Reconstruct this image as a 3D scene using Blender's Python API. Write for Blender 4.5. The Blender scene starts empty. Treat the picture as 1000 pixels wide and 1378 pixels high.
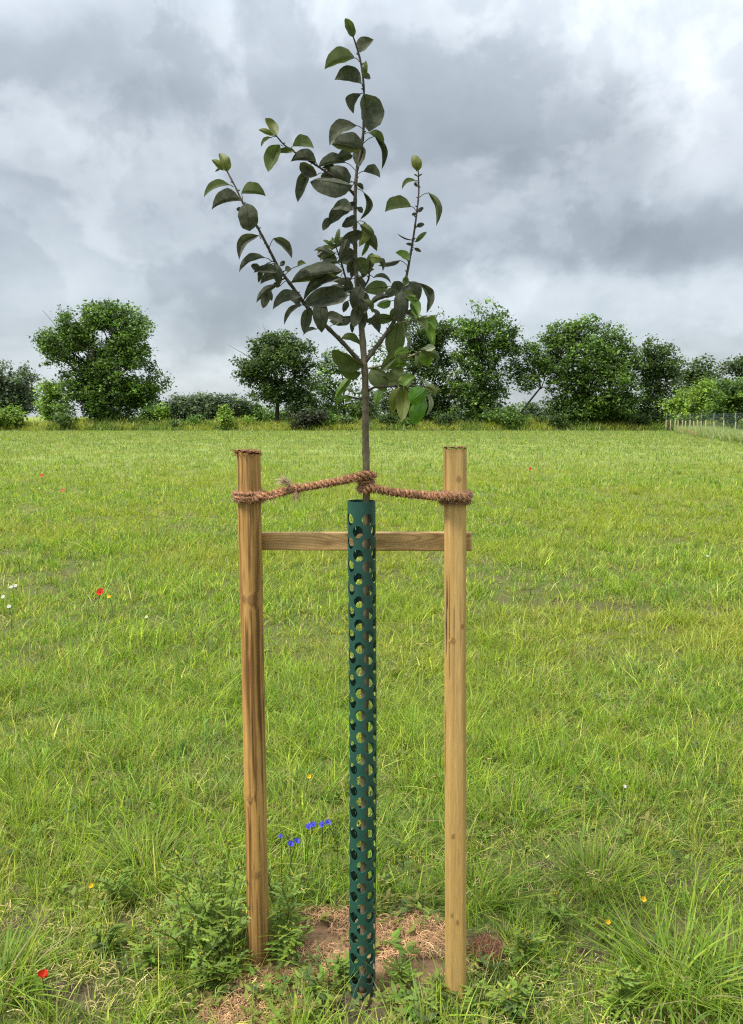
import bpy, bmesh, math, random
import numpy as np
from mathutils import Vector, Matrix
random.seed(7)
rng = np.random.default_rng(11)
R = math.radians
scene = bpy.context.scene
COL = scene.collection

# ------------------------------------------------------------------ camera
FPX, CX, CY = 1035.0, 500.0, 689.0          # focal length and centre, in pixels of the 1000x1378 photograph
PITCH = R(7.1)
CAMZ = 1.5
cam_d = bpy.data.cameras.new('camera')
cam_d.sensor_fit = 'VERTICAL'; cam_d.sensor_height = 24.0
cam_d.lens = FPX / 1378.0 * 24.0
cam_d.clip_start = 0.05; cam_d.clip_end = 4000
cam = bpy.data.objects.new('camera', cam_d); COL.objects.link(cam)
cam.location = (0, 0, CAMZ); cam.rotation_euler = (R(90) - PITCH, 0, 0)
scene.camera = cam

# ------------------------------------------------------------------ light
SUN_EL, SUN_AZ = R(62), R(-118)             # azimuth clockwise from +Y (view direction): left and a little behind
world = bpy.data.worlds.new('World'); scene.world = world; world.use_nodes = True
SKY_GAIN = 0.70
sun_d = bpy.data.lights.new('sun', 'SUN'); sun_d.energy = 1.5; sun_d.angle = R(12); sun_d.color = (1.0, 0.955, 0.88)
sun = bpy.data.objects.new('sun', sun_d); COL.objects.link(sun)
sdir = Vector((math.sin(SUN_AZ)*math.cos(SUN_EL), math.cos(SUN_AZ)*math.cos(SUN_EL), math.sin(SUN_EL)))
sun.rotation_euler = sdir.to_track_quat('Z', 'Y').to_euler(); sun.location = (0, -5, 30)
scene.view_settings.view_transform = 'Standard'
scene.view_settings.look = 'None'; scene.view_settings.gamma = 1.0
scene.view_settings.use_curve_mapping = False
scene.view_settings.exposure = 1.95
scene.render.film_transparent = False
try:
    scene.cycles.use_denoising = False; scene.cycles.pixel_filter_type = 'BLACKMAN_HARRIS'; scene.cycles.filter_width = 1.2
    scene.cycles.max_bounces = 8; scene.cycles.diffuse_bounces = 4; scene.cycles.transmission_bounces = 4
    scene.cycles.transparent_max_bounces = 8
    scene.cycles.caustics_reflective = False; scene.cycles.caustics_refractive = False
except Exception: pass

def ray(px, py):
    xc = (px - CX)/FPX; yc = -(py - CY)/FPX
    c, s = math.cos(PITCH), math.sin(PITCH)
    return Vector((xc, c + yc*s, -s + yc*c))
def at(px, py, Y):
    d = ray(px, py); return Vector((0, 0, CAMZ)) + d*(Y/d.y)
def on_ground(px, py, z=0.0):
    d = ray(px, py); return Vector((0, 0, CAMZ)) + d*((z - CAMZ)/d.z)

# ---- the overcast sky: thin Nishita blue seen through layered cloud
def build_sky():
    nt = world.node_tree; N = nt.nodes; L = nt.links
    N.clear()
    out = N.new('ShaderNodeOutputWorld'); bg = N.new('ShaderNodeBackground'); bg.inputs['Strength'].default_value = 0.1
    L.new(bg.outputs[0], out.inputs[0])
    sky = N.new('ShaderNodeTexSky'); sky.sky_type = 'NISHITA'; sky.sun_disc = False
    sky.sun_elevation = SUN_EL; sky.sun_rotation = SUN_AZ
    tc = N.new('ShaderNodeTexCoord'); sep = N.new('ShaderNodeSeparateXYZ'); L.new(tc.outputs['Generated'], sep.inputs[0])
    def M(op, a, b=None, c=None, clamp=False):
        n = N.new('ShaderNodeMath'); n.operation = op; n.use_clamp = clamp
        for i, v in enumerate((a, b, c)):
            if v is None: continue
            if isinstance(v, (int, float)): n.inputs[i].default_value = v
            else: L.new(v, n.inputs[i])
        return n.outputs[0]
    def noise(vec, scale, detail, rough, off=0.0, dist=0.0):
        n = N.new('ShaderNodeTexNoise'); n.noise_dimensions = '4D'
        n.inputs['Scale'].default_value = scale; n.inputs['Detail'].default_value = detail
        n.inputs['Roughness'].default_value = rough; n.inputs['W'].default_value = off; n.inputs['Distortion'].default_value = dist
        L.new(vec, n.inputs['Vector']); return n
    x, y, z = sep.outputs
    zc = M('ADD', M('MAXIMUM', z, 0.0), 0.16)
    comb = N.new('ShaderNodeCombineXYZ'); L.new(M('DIVIDE', x, zc), comb.inputs[0]); L.new(M('DIVIDE', y, zc), comb.inputs[1])
    comb.inputs[2].default_value = 0.0
    deck = comb.outputs[0]                                    # cloud deck: direction laid on a flat layer
    az = M('ARCTAN2', x, y); el = M('ARCSINE', z)
    # ragged edges for the cloud masses
    cv = N.new('ShaderNodeCombineXYZ'); L.new(az, cv.inputs[0]); L.new(M('MULTIPLY', el, 1.25), cv.inputs[1])
    w1 = noise(cv.outputs[0], 7.0, 7, 0.55, 3.1)
    w2 = noise(cv.outputs[0], 7.0, 7, 0.55, 9.7)
    azd = M('ADD', az, M('MULTIPLY', M('SUBTRACT', w1.outputs[0], 0.5), 0.26))
    eld = M('ADD', el, M('MULTIPLY', M('SUBTRACT', w2.outputs[0], 0.5), 0.17))
    val = M('MULTIPLY', M('SUBTRACT', noise(deck, 0.75, 6, 0.52, 2.4).outputs[0], 0.5), 0.62)
    n2 = noise(cv.outputs[0], 5.5, 8, 0.58, 5.2, 0.3)
    val = M('ADD', val, M('MULTIPLY', M('SUBTRACT', n2.outputs[0], 0.5), 0.55))
    n3 = noise(cv.outputs[0], 15.0, 8, 0.6, 1.2, 0.4)
    val = M('ADD', val, M('MULTIPLY', M('SUBTRACT', n3.outputs[0], 0.5), 0.22))
    n4 = noise(cv.outputs[0], 3.4, 10, 0.56, 7.9, 0.25)
    mr = N.new('ShaderNodeMapRange'); mr.interpolation_type = 'SMOOTHSTEP'; mr.inputs['From Min'].default_value = .475; mr.inputs['From Max'].default_value = .535; L.new(n4.outputs[0], mr.inputs[0])
    val = M('ADD', val, M('MULTIPLY', M('SUBTRACT', mr.outputs[0], 0.5), 0.15))
    n5 = noise(cv.outputs[0], 6.5, 10, 0.55, 4.4, 0.2)
    mr = N.new('ShaderNodeMapRange'); mr.interpolation_type = 'SMOOTHSTEP'; mr.inputs['From Min'].default_value = .49; mr.inputs['From Max'].default_value = .55; L.new(n5.outputs[0], mr.inputs[0])
    val = M('ADD', val, M('MULTIPLY', M('SUBTRACT', mr.outputs[0], 0.5), 0.10))
    # cloud masses in view: centre px, size px, brightness change
    masses = [(740, 225, 260, 120, -.20), (800, 335, 300, 48, -.24), (560, 110, 120, 70, -.06), (900, 300, 160, 60, -.10),
              (940, 35, 200, 50, .15), (975, 180, 80, 85, .36), (640, 30, 120, 30, .10),
              (820, 405, 260, 32, .24), (170, 185, 170, 34, .24), (60, 100, 170, 45, -.13), (390, 140, 70, 40, -.08),
              (40, 250, 60, 60, -.12), (270, 420, 150, 60, -.15), (60, 395, 120, 45, .05), (310, 300, 120, 60, .06),
              (265, 500, 170, 28, .17), (330, 60, 110, 50, .10)]
    for (px, py, sx, sy, amp) in masses:
        d = ray(px, py).normalized()
        a0 = math.atan2(d.x, d.y); e0 = math.asin(d.z)
        u = M('DIVIDE', M('SUBTRACT', azd, a0), sx/FPX); v = M('DIVIDE', M('SUBTRACT', eld, e0), sy/FPX)
        r2 = M('ADD', M('MULTIPLY', u, u), M('MULTIPLY', v, v))
        val = M('ADD', val, M('MULTIPLY', M('POWER', 2.71828, M('MULTIPLY', r2, -1.0)), amp))
    val = M('ADD', val, 0.49, clamp=True)
    ramp = N.new('ShaderNodeValToRGB'); L.new(val, ramp.inputs[0])
    e = ramp.color_ramp.elements
    e[0].position = 0.0; e[0].color = (0.108, 0.120, 0.133, 1)
    e[1].position = 1.0; e[1].color = (0.370, 0.380, 0.392, 1)
    for p, c in ((.28, (0.150, 0.167, 0.182)), (.5, (0.218, 0.239, 0.256)), (.74, (0.285, 0.304, 0.320))):
        k = e.new(p); k.color = (*c, 1)
    # an overcast sky is brighter overhead than near the horizon
    gain = M('ADD', M('MULTIPLY', M('SMOOTH_MIN', M('MAXIMUM', M('SUBTRACT', z, 0.30), 0.0), 0.6, 0.1), 3.0), 1.0)
    mul = N.new('ShaderNodeVectorMath'); mul.operation = 'SCALE'; L.new(ramp.outputs[0], mul.inputs[0])
    L.new(M('MULTIPLY', gain, 10.0*SKY_GAIN), mul.inputs['Scale'])
    mix = N.new('ShaderNodeMix'); mix.data_type = 'RGBA'; mix.inputs['Factor'].default_value = 0.94
    L.new(sky.outputs[0], mix.inputs['A']); L.new(mul.outputs[0], mix.inputs['B'])
    L.new(mix.outputs['Result'], bg.inputs['Color'])
build_sky()
try: world.cycles.sampling_method = 'MANUAL'; world.cycles.sample_map_resolution = 512
except Exception: pass

# ------------------------------------------------------------------ helpers
def tag(o, label=None, cat=None, group=None, kind=None):
    if label: o['label'] = label
    if cat: o['category'] = cat
    if group: o['group'] = group
    if kind: o['kind'] = kind
    return o
def link(name, me, mat=None, parent=None):
    o = bpy.data.objects.new(name, me); COL.objects.link(o)
    if mat is not None and me is not None: me.materials.append(mat)
    if parent is not None: o.parent = parent; o.matrix_parent_inverse = parent.matrix_world.inverted()
    return o
def empty(name, loc):
    o = bpy.data.objects.new(name, None); COL.objects.link(o); o.location = loc; o.empty_display_size = 0.1
    o.matrix_world = Matrix.Translation(Vector(loc)); return o
def np_mesh(name, V, tris=None, quads=None, col=None, smooth=False):
    V = np.asarray(V, dtype=np.float32); me = bpy.data.meshes.new(name)
    loops = []; starts = []; tot = 0
    for F, k in ((tris, 3), (quads, 4)):
        if F is None or len(F) == 0: continue
        F = np.asarray(F, dtype=np.int32); loops.append(F.ravel()); starts.append(tot + np.arange(len(F), dtype=np.int32)*k); tot += len(F)*k
    loops = np.concatenate(loops); starts = np.concatenate(starts)
    me.vertices.add(len(V)); me.vertices.foreach_set('co', V.ravel())
    me.loops.add(len(loops)); me.loops.foreach_set('vertex_index', loops)
    me.polygons.add(len(starts)); me.polygons.foreach_set('loop_start', starts)
    me.update(calc_edges=True)
    if col is not None:
        a = me.color_attributes.new('Col', 'FLOAT_COLOR', 'POINT')
        c = np.ones((len(V), 4), dtype=np.float32); c[:, :3] = col
        a.data.foreach_set('color', c.ravel())
    if smooth: me.polygons.foreach_set('use_smooth', np.ones(len(starts), dtype=bool))
    me.validate(clean_customdata=False)
    return me
class MB:
    """collects pieces of one part"""
    def __init__(self): self.V = []; self.T = []; self.Q = []; self.C = []; self.n = 0
    def add(self, V, tris=(), quads=(), col=None):
        V = np.asarray(V, dtype=float).reshape(-1, 3)
        self.V.append(V)
        if len(tris): self.T.append(np.asarray(tris, dtype=int) + self.n)
        if len(quads): self.Q.append(np.asarray(quads, dtype=int) + self.n)
        c = np.ones((len(V), 3)) if col is None else np.broadcast_to(np.asarray(col, dtype=float), (len(V), 3))
        self.C.append(c); self.n += len(V)
    def tube(self, P, rad, sides=8, col=None, cap=True):
        P = [Vector(p) for p in P]; n = len(P)
        if not hasattr(rad, '__len__'): rad = [rad]*n
        tan = [(P[min(i+1, n-1)] - P[max(i-1, 0)]).normalized() for i in range(n)]
        a = Vector((0, 0, 1)) if abs(tan[0].z) < .9 else Vector((1, 0, 0))
        u = tan[0].cross(a).normalized(); V = []
        for i in range(n):
            u = (u - tan[i]*u.dot(tan[i])).normalized(); w = tan[i].cross(u)
            for k in range(sides):
                t = 2*math.pi*k/sides
                V.append(P[i] + (u*math.cos(t) + w*math.sin(t))*rad[i])
        Q = [(i*sides+k, i*sides+(k+1) % sides, (i+1)*sides+(k+1) % sides, (i+1)*sides+k) for i in range(n-1) for k in range(sides)]
        T = []
        if cap:
            V.append(P[-1]); e = len(V)-1; V.append(P[0]); s = len(V)-1
            T = [((n-1)*sides+k, (n-1)*sides+(k+1) % sides, e) for k in range(sides)] + [((k+1) % sides, k, s) for k in range(sides)]
        self.add([tuple(v) for v in V], T, Q, col)
    def build(self, name, mat, parent=None, smooth=True):
        me = np_mesh(name, np.concatenate(self.V), np.concatenate(self.T) if self.T else None,
                     np.concatenate(self.Q) if self.Q else None, np.concatenate(self.C), smooth)
        return link(name, me, mat, parent)
def smooth_path(P, k=6):
    P = [Vector(p) for p in P]; out = []
    for i in range(len(P)-1):
        p0 = P[max(i-1, 0)]; p1 = P[i]; p2 = P[i+1]; p3 = P[min(i+2, len(P)-1)]
        for j in range(k):
            t = j/k
            out.append(0.5*((2*p1) + (p2-p0)*t + (2*p0-5*p1+4*p2-p3)*t*t + (3*p1-p0-3*p2+p3)*t**3))
    out.append(P[-1]); return out
def lerp_list(vals, n):
    return list(np.interp(np.linspace(0, len(vals)-1, n), range(len(vals)), vals))

def vnoise(x, y, seed=0):
    xi = np.floor(x).astype(np.int64); yi = np.floor(y).astype(np.int64); xf = x-xi; yf = y-yi
    def h(a, b):
        n = (a*374761393 + b*668265263 + seed*974634777) & 0xffffffff
        n = ((n ^ (n >> 13))*1274126177) & 0xffffffff
        return ((n ^ (n >> 16)) & 0xffff)/65535.0
    u = xf*xf*(3-2*xf); v = yf*yf*(3-2*yf)
    return (h(xi, yi)*(1-u)+h(xi+1, yi)*u)*(1-v) + (h(xi, yi+1)*(1-u)+h(xi+1, yi+1)*u)*v
def fbm(x, y, seed=0, octv=4):
    x = np.asarray(x, dtype=float); y = np.asarray(y, dtype=float); s = 0; a = .5; t = 0
    for i in range(octv):
        s = s + a*vnoise(x*2**i, y*2**i, seed+i*17); t += a; a *= .5
    return s/t

# ------------------------------------------------------------------ materials
def new_mat(name):
    m = bpy.data.materials.new(name); m.use_nodes = True
    nt = m.node_tree; b = nt.nodes['Principled BSDF']; return m, nt, b
def leaf_mat(name, color=None, transl=0.35, rough=0.55, spec=0.3, vary=0.25, scale=40., tcol=(1.0, 1.12, 0.55)):
    """leaf or blade: reflects and lets light through"""
    m, nt, b = new_mat(name); N = nt.nodes; L = nt.links
    if color is None:
        at_ = N.new('ShaderNodeVertexColor'); at_.layer_name = 'Col'; src = at_.outputs[0]
    else:
        rgb = N.new('ShaderNodeRGB'); rgb.outputs[0].default_value = (*color, 1); src = rgb.outputs[0]
    if vary:
        tc = N.new('ShaderNodeTexCoord'); n = N.new('ShaderNodeTexNoise'); n.inputs['Scale'].default_value = scale; n.inputs['Detail'].default_value = 3
        L.new(tc.outputs['Object'], n.inputs['Vector'])
        mr = N.new('ShaderNodeMapRange'); mr.inputs['From Min'].default_value = .25; mr.inputs['From Max'].default_value = .75
        mr.inputs['To Min'].default_value = 1-vary; mr.inputs['To Max'].default_value = 1+vary; L.new(n.outputs[0], mr.inputs[0])
        s = N.new('ShaderNodeVectorMath'); s.operation = 'SCALE'; L.new(src, s.inputs[0]); L.new(mr.outputs[0], s.inputs['Scale']); src = s.outputs[0]
    L.new(src, b.inputs['Base Color']); b.inputs['Roughness'].default_value = rough; b.inputs['Specular IOR Level'].default_value = spec
    tr = N.new('ShaderNodeBsdfTranslucent'); tm = N.new('ShaderNodeVectorMath'); tm.operation = 'MULTIPLY'; L.new(src, tm.inputs[0]); tm.inputs[1].default_value = tcol
    L.new(tm.outputs[0], tr.inputs[0])
    mx = N.new('ShaderNodeMixShader'); mx.inputs[0].default_value = transl
    L.new(b.outputs[0], mx.inputs[1]); L.new(tr.outputs[0], mx.inputs[2]); L.new(mx.outputs[0], N['Material Output'].inputs[0])
    return m
def attr_mat(name, rough=0.8, spec=0.25, bump=0., bscale=200., bz=1.0, vary=0.12):
    """colour from the piece's own colour layer, with fine relief"""
    m, nt, b = new_mat(name); N = nt.nodes; L = nt.links
    at_ = N.new('ShaderNodeVertexColor'); at_.layer_name = 'Col'
    tc = N.new('ShaderNodeTexCoord'); mp = N.new('ShaderNodeMapping'); mp.inputs['Scale'].default_value = (1, 1, bz); L.new(tc.outputs['Object'], mp.inputs[0])
    n = N.new('ShaderNodeTexNoise'); n.inputs['Scale'].default_value = bscale; n.inputs['Detail'].default_value = 5; L.new(mp.outputs[0], n.inputs['Vector'])
    mr = N.new('ShaderNodeMapRange'); mr.inputs['From Min'].default_value = .25; mr.inputs['From Max'].default_value = .75
    mr.inputs['To Min'].default_value = 1-vary; mr.inputs['To Max'].default_value = 1+vary; L.new(n.outputs[0], mr.inputs[0])
    s = N.new('ShaderNodeVectorMath'); s.operation = 'SCALE'; L.new(at_.outputs[0], s.inputs[0]); L.new(mr.outputs[0], s.inputs['Scale'])
    L.new(s.outputs[0], b.inputs['Base Color']); b.inputs['Roughness'].default_value = rough; b.inputs['Specular IOR Level'].default_value = spec
    if bump:
        bp = N.new('ShaderNodeBump'); bp.inputs['Strength'].default_value = bump; bp.inputs['Distance'].default_value = 0.002
        L.new(n.outputs[0], bp.inputs['Height']); L.new(bp.outputs[0], b.inputs['Normal'])
    return m
MAT = {}
MAT['grass'] = leaf_mat('grass_blades', None, 0.48, 0.55, 0.18, 0.15, 9., (1.05, 1.08, .55))
MAT['crown'] = leaf_mat('tree_foliage', None, 0.40, 0.5, 0.3, 0.2, 0.8)
MAT['petal'] = leaf_mat('petals', None, 0.35, 0.6, 0.2, 0.1, 60., (1, 1, 1))
MAT['bark'] = attr_mat('bark', 0.85, 0.2, 0.5, 160., 0.35, 0.3)
MAT['far_bark'] = attr_mat('far_bark', 0.9, 0.1, 0.0, 3., 0.3, 0.3)
MAT['wood'] = attr_mat('treated_softwood', 0.62, 0.3, 0.35, 420., 0.06, 0.16)
MAT['bar_wood'] = attr_mat('sawn_softwood', 0.66, 0.28, 0.3, 500., 1.0, 0.12)
MAT['rope'] = attr_mat('coir_rope', 0.9, 0.1, 0.6, 900., 1.0, 0.3)
MAT['fibre'] = attr_mat('coir_fibre', 0.9, 0.1, 0.0, 60., 1.0, 0.25)
MAT['soil'] = attr_mat('field_soil', 0.95, 0.15, 0.9, 90., 1.0, 0.35)
MAT['steel'] = attr_mat('galvanised_wire', 0.5, 0.4, 0.0, 20., 1.0, 0.1)
def plastic():
    m, nt, b = new_mat('green_guard_plastic'); N = nt.nodes; L = nt.links
    tc = N.new('ShaderNodeTexCoord'); n = N.new('ShaderNodeTexNoise'); n.inputs['Scale'].default_value = 14; n.inputs['Detail'].default_value = 6
    L.new(tc.outputs['Object'], n.inputs['Vector'])
    r = N.new('ShaderNodeValToRGB'); L.new(n.outputs[0], r.inputs[0])
    r.color_ramp.elements[0].position = .3; r.color_ramp.elements[0].color = (.011, .058, .044, 1)
    r.color_ramp.elements[1].position = .72; r.color_ramp.elements[1].color = (.022, .092, .070, 1)
    sp = N.new('ShaderNodeSeparateXYZ'); L.new(tc.outputs['Object'], sp.inputs[0])
    n3 = N.new('ShaderNodeTexNoise'); n3.inputs['Scale'].default_value = 120; n3.inputs['Detail'].default_value = 4; L.new(tc.outputs['Object'], n3.inputs['Vector'])
    def mth(op, a, c, clamp=False):
        q = N.new('ShaderNodeMath'); q.operation = op; q.use_clamp = clamp
        for i, v in enumerate((a, c)):
            if isinstance(v, (int, float)): q.inputs[i].default_value = v
            else: L.new(v, q.inputs[i])
        return q.outputs[0]
    mud = mth('MULTIPLY', mth('SUBTRACT', mth('ADD', n3.outputs[0], mth('MULTIPLY', sp.outputs[2], -1.1)), .47), 7.0, True)
    mx = N.new('ShaderNodeMix'); mx.data_type = 'RGBA'; L.new(mth('MULTIPLY', mud, .75), mx.inputs['Factor']); L.new(r.outputs[0], mx.inputs['A']); mx.inputs['B'].default_value = (.10, .075, .05, 1)
    L.new(mx.outputs['Result'], b.inputs['Base Color'])
    n2 = N.new('ShaderNodeTexNoise'); n2.inputs['Scale'].default_value = 90; n2.inputs['Detail'].default_value = 4; L.new(tc.outputs['Object'], n2.inputs['Vector'])
    mr = N.new('ShaderNodeMapRange'); mr.inputs['To Min'].default_value = .32; mr.inputs['To Max'].default_value = .6; L.new(n2.outputs[0], mr.inputs[0]); L.new(mr.outputs[0], b.inputs['Roughness'])
    b.inputs['Specular IOR Level'].default_value = .45
    return m
MAT['plastic'] = plastic()

# ------------------------------------------------------------------ blade maker (numpy)
def blades(base, h, w, az, lean, curve, col, tip=None, nseg=3, prof='blade', roll=None):
    """strips growing from base; az = lean direction; lean/curve as a share of the height"""
    n = len(h); dirx = np.cos(az); diry = np.sin(az)
    ra = az + np.pi/2 + (rng.normal(0, .5, n) if roll is None else roll)
    sx = np.cos(ra); sy = np.sin(ra)
    V = []; C = []
    if tip is None: tip = col
    for s in range(nseg+1):
        t = s/nseg
        off = (lean*t + curve*t*t)*h; z = h*t*(1 - .42*np.minimum(curve, 1.6)*t) * np.sqrt(np.maximum(1-np.minimum(lean, .95)**2*.5, .2))
        if prof == 'blade': ww = w*(1 - t)**.7*(.72+.28*min(1, t*3))
        elif prof == 'leaf': ww = w*(math.sin(math.pi*min(max(t, .02)**.8, 1))*.95+.05)
        else: ww = w*((.35+.65*math.sin(math.pi*t**.9))*(1 if s % 2 else .38) if 0 < s < nseg else .08)
        c = np.stack([base[:, 0]+dirx*off, base[:, 1]+diry*off, base[:, 2]+z], 1)
        cc = col*(1-t) + tip*t
        if s < nseg:
            V.append(c + np.stack([sx*ww/2, sy*ww/2, 0*ww], 1)); V.append(c - np.stack([sx*ww/2, sy*ww/2, 0*ww], 1)); C += [cc, cc]
        else: V.append(c); C.append(cc)
    k = len(V); V = np.stack(V, 1).reshape(-1, 3); C = np.stack(C, 1).reshape(-1, 3)
    b0 = (np.arange(n)*k)[:, None]; Q = []
    for s in range(nseg-1): Q.append(b0 + np.array([[2*s, 2*s+1, 2*s+3, 2*s+2]]))
    T = b0 + np.array([[2*(nseg-1), 2*(nseg-1)+1, 2*nseg]])
    return V, T, (np.concatenate(Q) if Q else None), C
def join(parts):
    V, T, Q, C = [], [], [], []; n = 0
    for (v, t, q, c) in parts:
        V.append(v); C.append(c); T.append(t+n)
        if q is not None: Q.append(q+n)
        n += len(v)
    return np.concatenate(V), np.concatenate(T), (np.concatenate(Q) if Q else None), np.concatenate(C)

# ------------------------------------------------------------------ ground
def gp(px, py): p = on_ground(px, py); return (p.x, p.y)
TUBE_XY = (at(486, 690, 1.84).x, 1.84)
# patches: centre, radii (m), angle
def patch(px, py, rx, ry, ang=0): x, y = gp(px, py); return (x, y, rx, ry, ang)
COIR = [patch(440, 1272, .17, .13), patch(545, 1290, .16, .15), patch(345, 1345, .13, .10, .3), patch(560, 1268, .10, .10)]
SOIL = [patch(480, 1368, .13, .06), patch(75, 1352, .11, .04), patch(805, 1290, .07, .03, -.3), patch(735, 1172, .07, .022, .2),
        patch(350, 1270, .06, .05), patch(15, 1250, .06, .025), patch(915, 1196, .05, .022, .3), patch(655, 1275, .07, .05), patch(690, 1180, .05, .02)]
def ell(x, y, P):
    m = np.zeros_like(x, dtype=float)
    for (cx, cy, rx, ry, a) in P:
        dx = x-cx; dy = y-cy; u = (dx*math.cos(a)+dy*math.sin(a))/rx; v = (-dx*math.sin(a)+dy*math.cos(a))/ry
        m = np.maximum(m, np.clip(1.6 - 1.0*np.sqrt(u*u+v*v), 0, 1))
    return m
rut_a, rut_b = gp(640, 808), gp(1010, 824)
def rut(x, y):
    t = (x-rut_a[0])/(rut_b[0]-rut_a[0]); yl = rut_a[1] + (rut_b[1]-rut_a[1])*t + .16*(fbm(x*1.5, x*0+3, 5, 3)-.5)
    return np.exp(-((y-yl)/.11)**2)*np.clip((t+.25)*3, 0, 1)*np.clip(fbm(x*3.0, y*0+1.3, 8, 3)*2.8-.6, 0, 1)
def hfun(x, y):
    x = np.asarray(x, dtype=float); y = np.asarray(y, dtype=float)
    h = .10*(fbm(x*.35, y*.35, 2, 3)-.5) + .055*(fbm(x*2.2, y*2.2, 3, 3)-.5) + .02*(fbm(x*11, y*11, 4, 3)-.5)
    near = np.exp(-((x-TUBE_XY[0])**2+(y-TUBE_XY[1])**2)/.35)
    h = h*(1-.75*near)*np.clip(1.5-y/60, 0.1, 1)
    return h - .10*rut(x, y)
def build_ground():
    def graded(lo_f, hi_f, step, lo, hi, g):
        a = list(np.arange(lo_f, hi_f+1e-6, step)); s = step
        while a[-1] < hi: s *= g; a.append(a[-1]+s)
        s = step
        while a[0] > lo: s *= g; a.insert(0, a[0]-s)
        return np.array(a)
    xs = graded(-1.6, 1.6, .016, -900, 900, 1.07); ys = graded(1.3, 3.4, .016, -120, 1500, 1.055)
    X, Y = np.meshgrid(xs, ys); x = X.ravel(); y = Y.ravel(); z = hfun(x, y)
    so = np.maximum(ell(x, y, SOIL), rut(x, y)); co = ell(x, y, COIR)
    z = z + .012*(fbm(x*45, y*45, 21, 3)-.5)*np.clip(so+.3, 0, 1)
    n1 = fbm(x*1.3, y*1.3, 31, 4)[:, None]; n2 = fbm(x*9, y*9, 33, 4)[:, None]
    thatch = np.array([.095, .074, .040]); moss = np.array([.075, .098, .022]); soil = np.array([.062, .043, .030]); coir = np.array([.21, .125, .070])
    k = np.clip((n1*.5+n2*.8-.35)*2.2, 0, 1); c = thatch*(1-k)+moss*k
    far = np.clip((y-9)/20, 0, 1)[:, None]; c = c*(1-far) + (np.array([.20, .245, .06])*(.85+.3*n1))*far
    s = np.clip(so*1.3-.25+.5*(n2[:, 0]-.5), 0, 1)[:, None]; c = c*(1-s) + soil*(.7+.6*n2)*s
    q = np.clip(co*1.4-.35+.7*(n2[:, 0]-.5), 0, 1)[:, None]; c = c*(1-q) + coir*(.7+.6*n2)*q
    nx, ny = len(xs), len(ys)
    i = np.arange(ny-1)[:, None]*nx + np.arange(nx-1)[None, :]; i = i.ravel()
    me = np_mesh('field_ground', np.stack([x, y, z], 1), None, np.stack([i, i+1, i+nx+1, i+nx], 1), c, True)
    return tag(link('field_ground', me, MAT['soil']), kind='structure')
build_ground()

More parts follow.
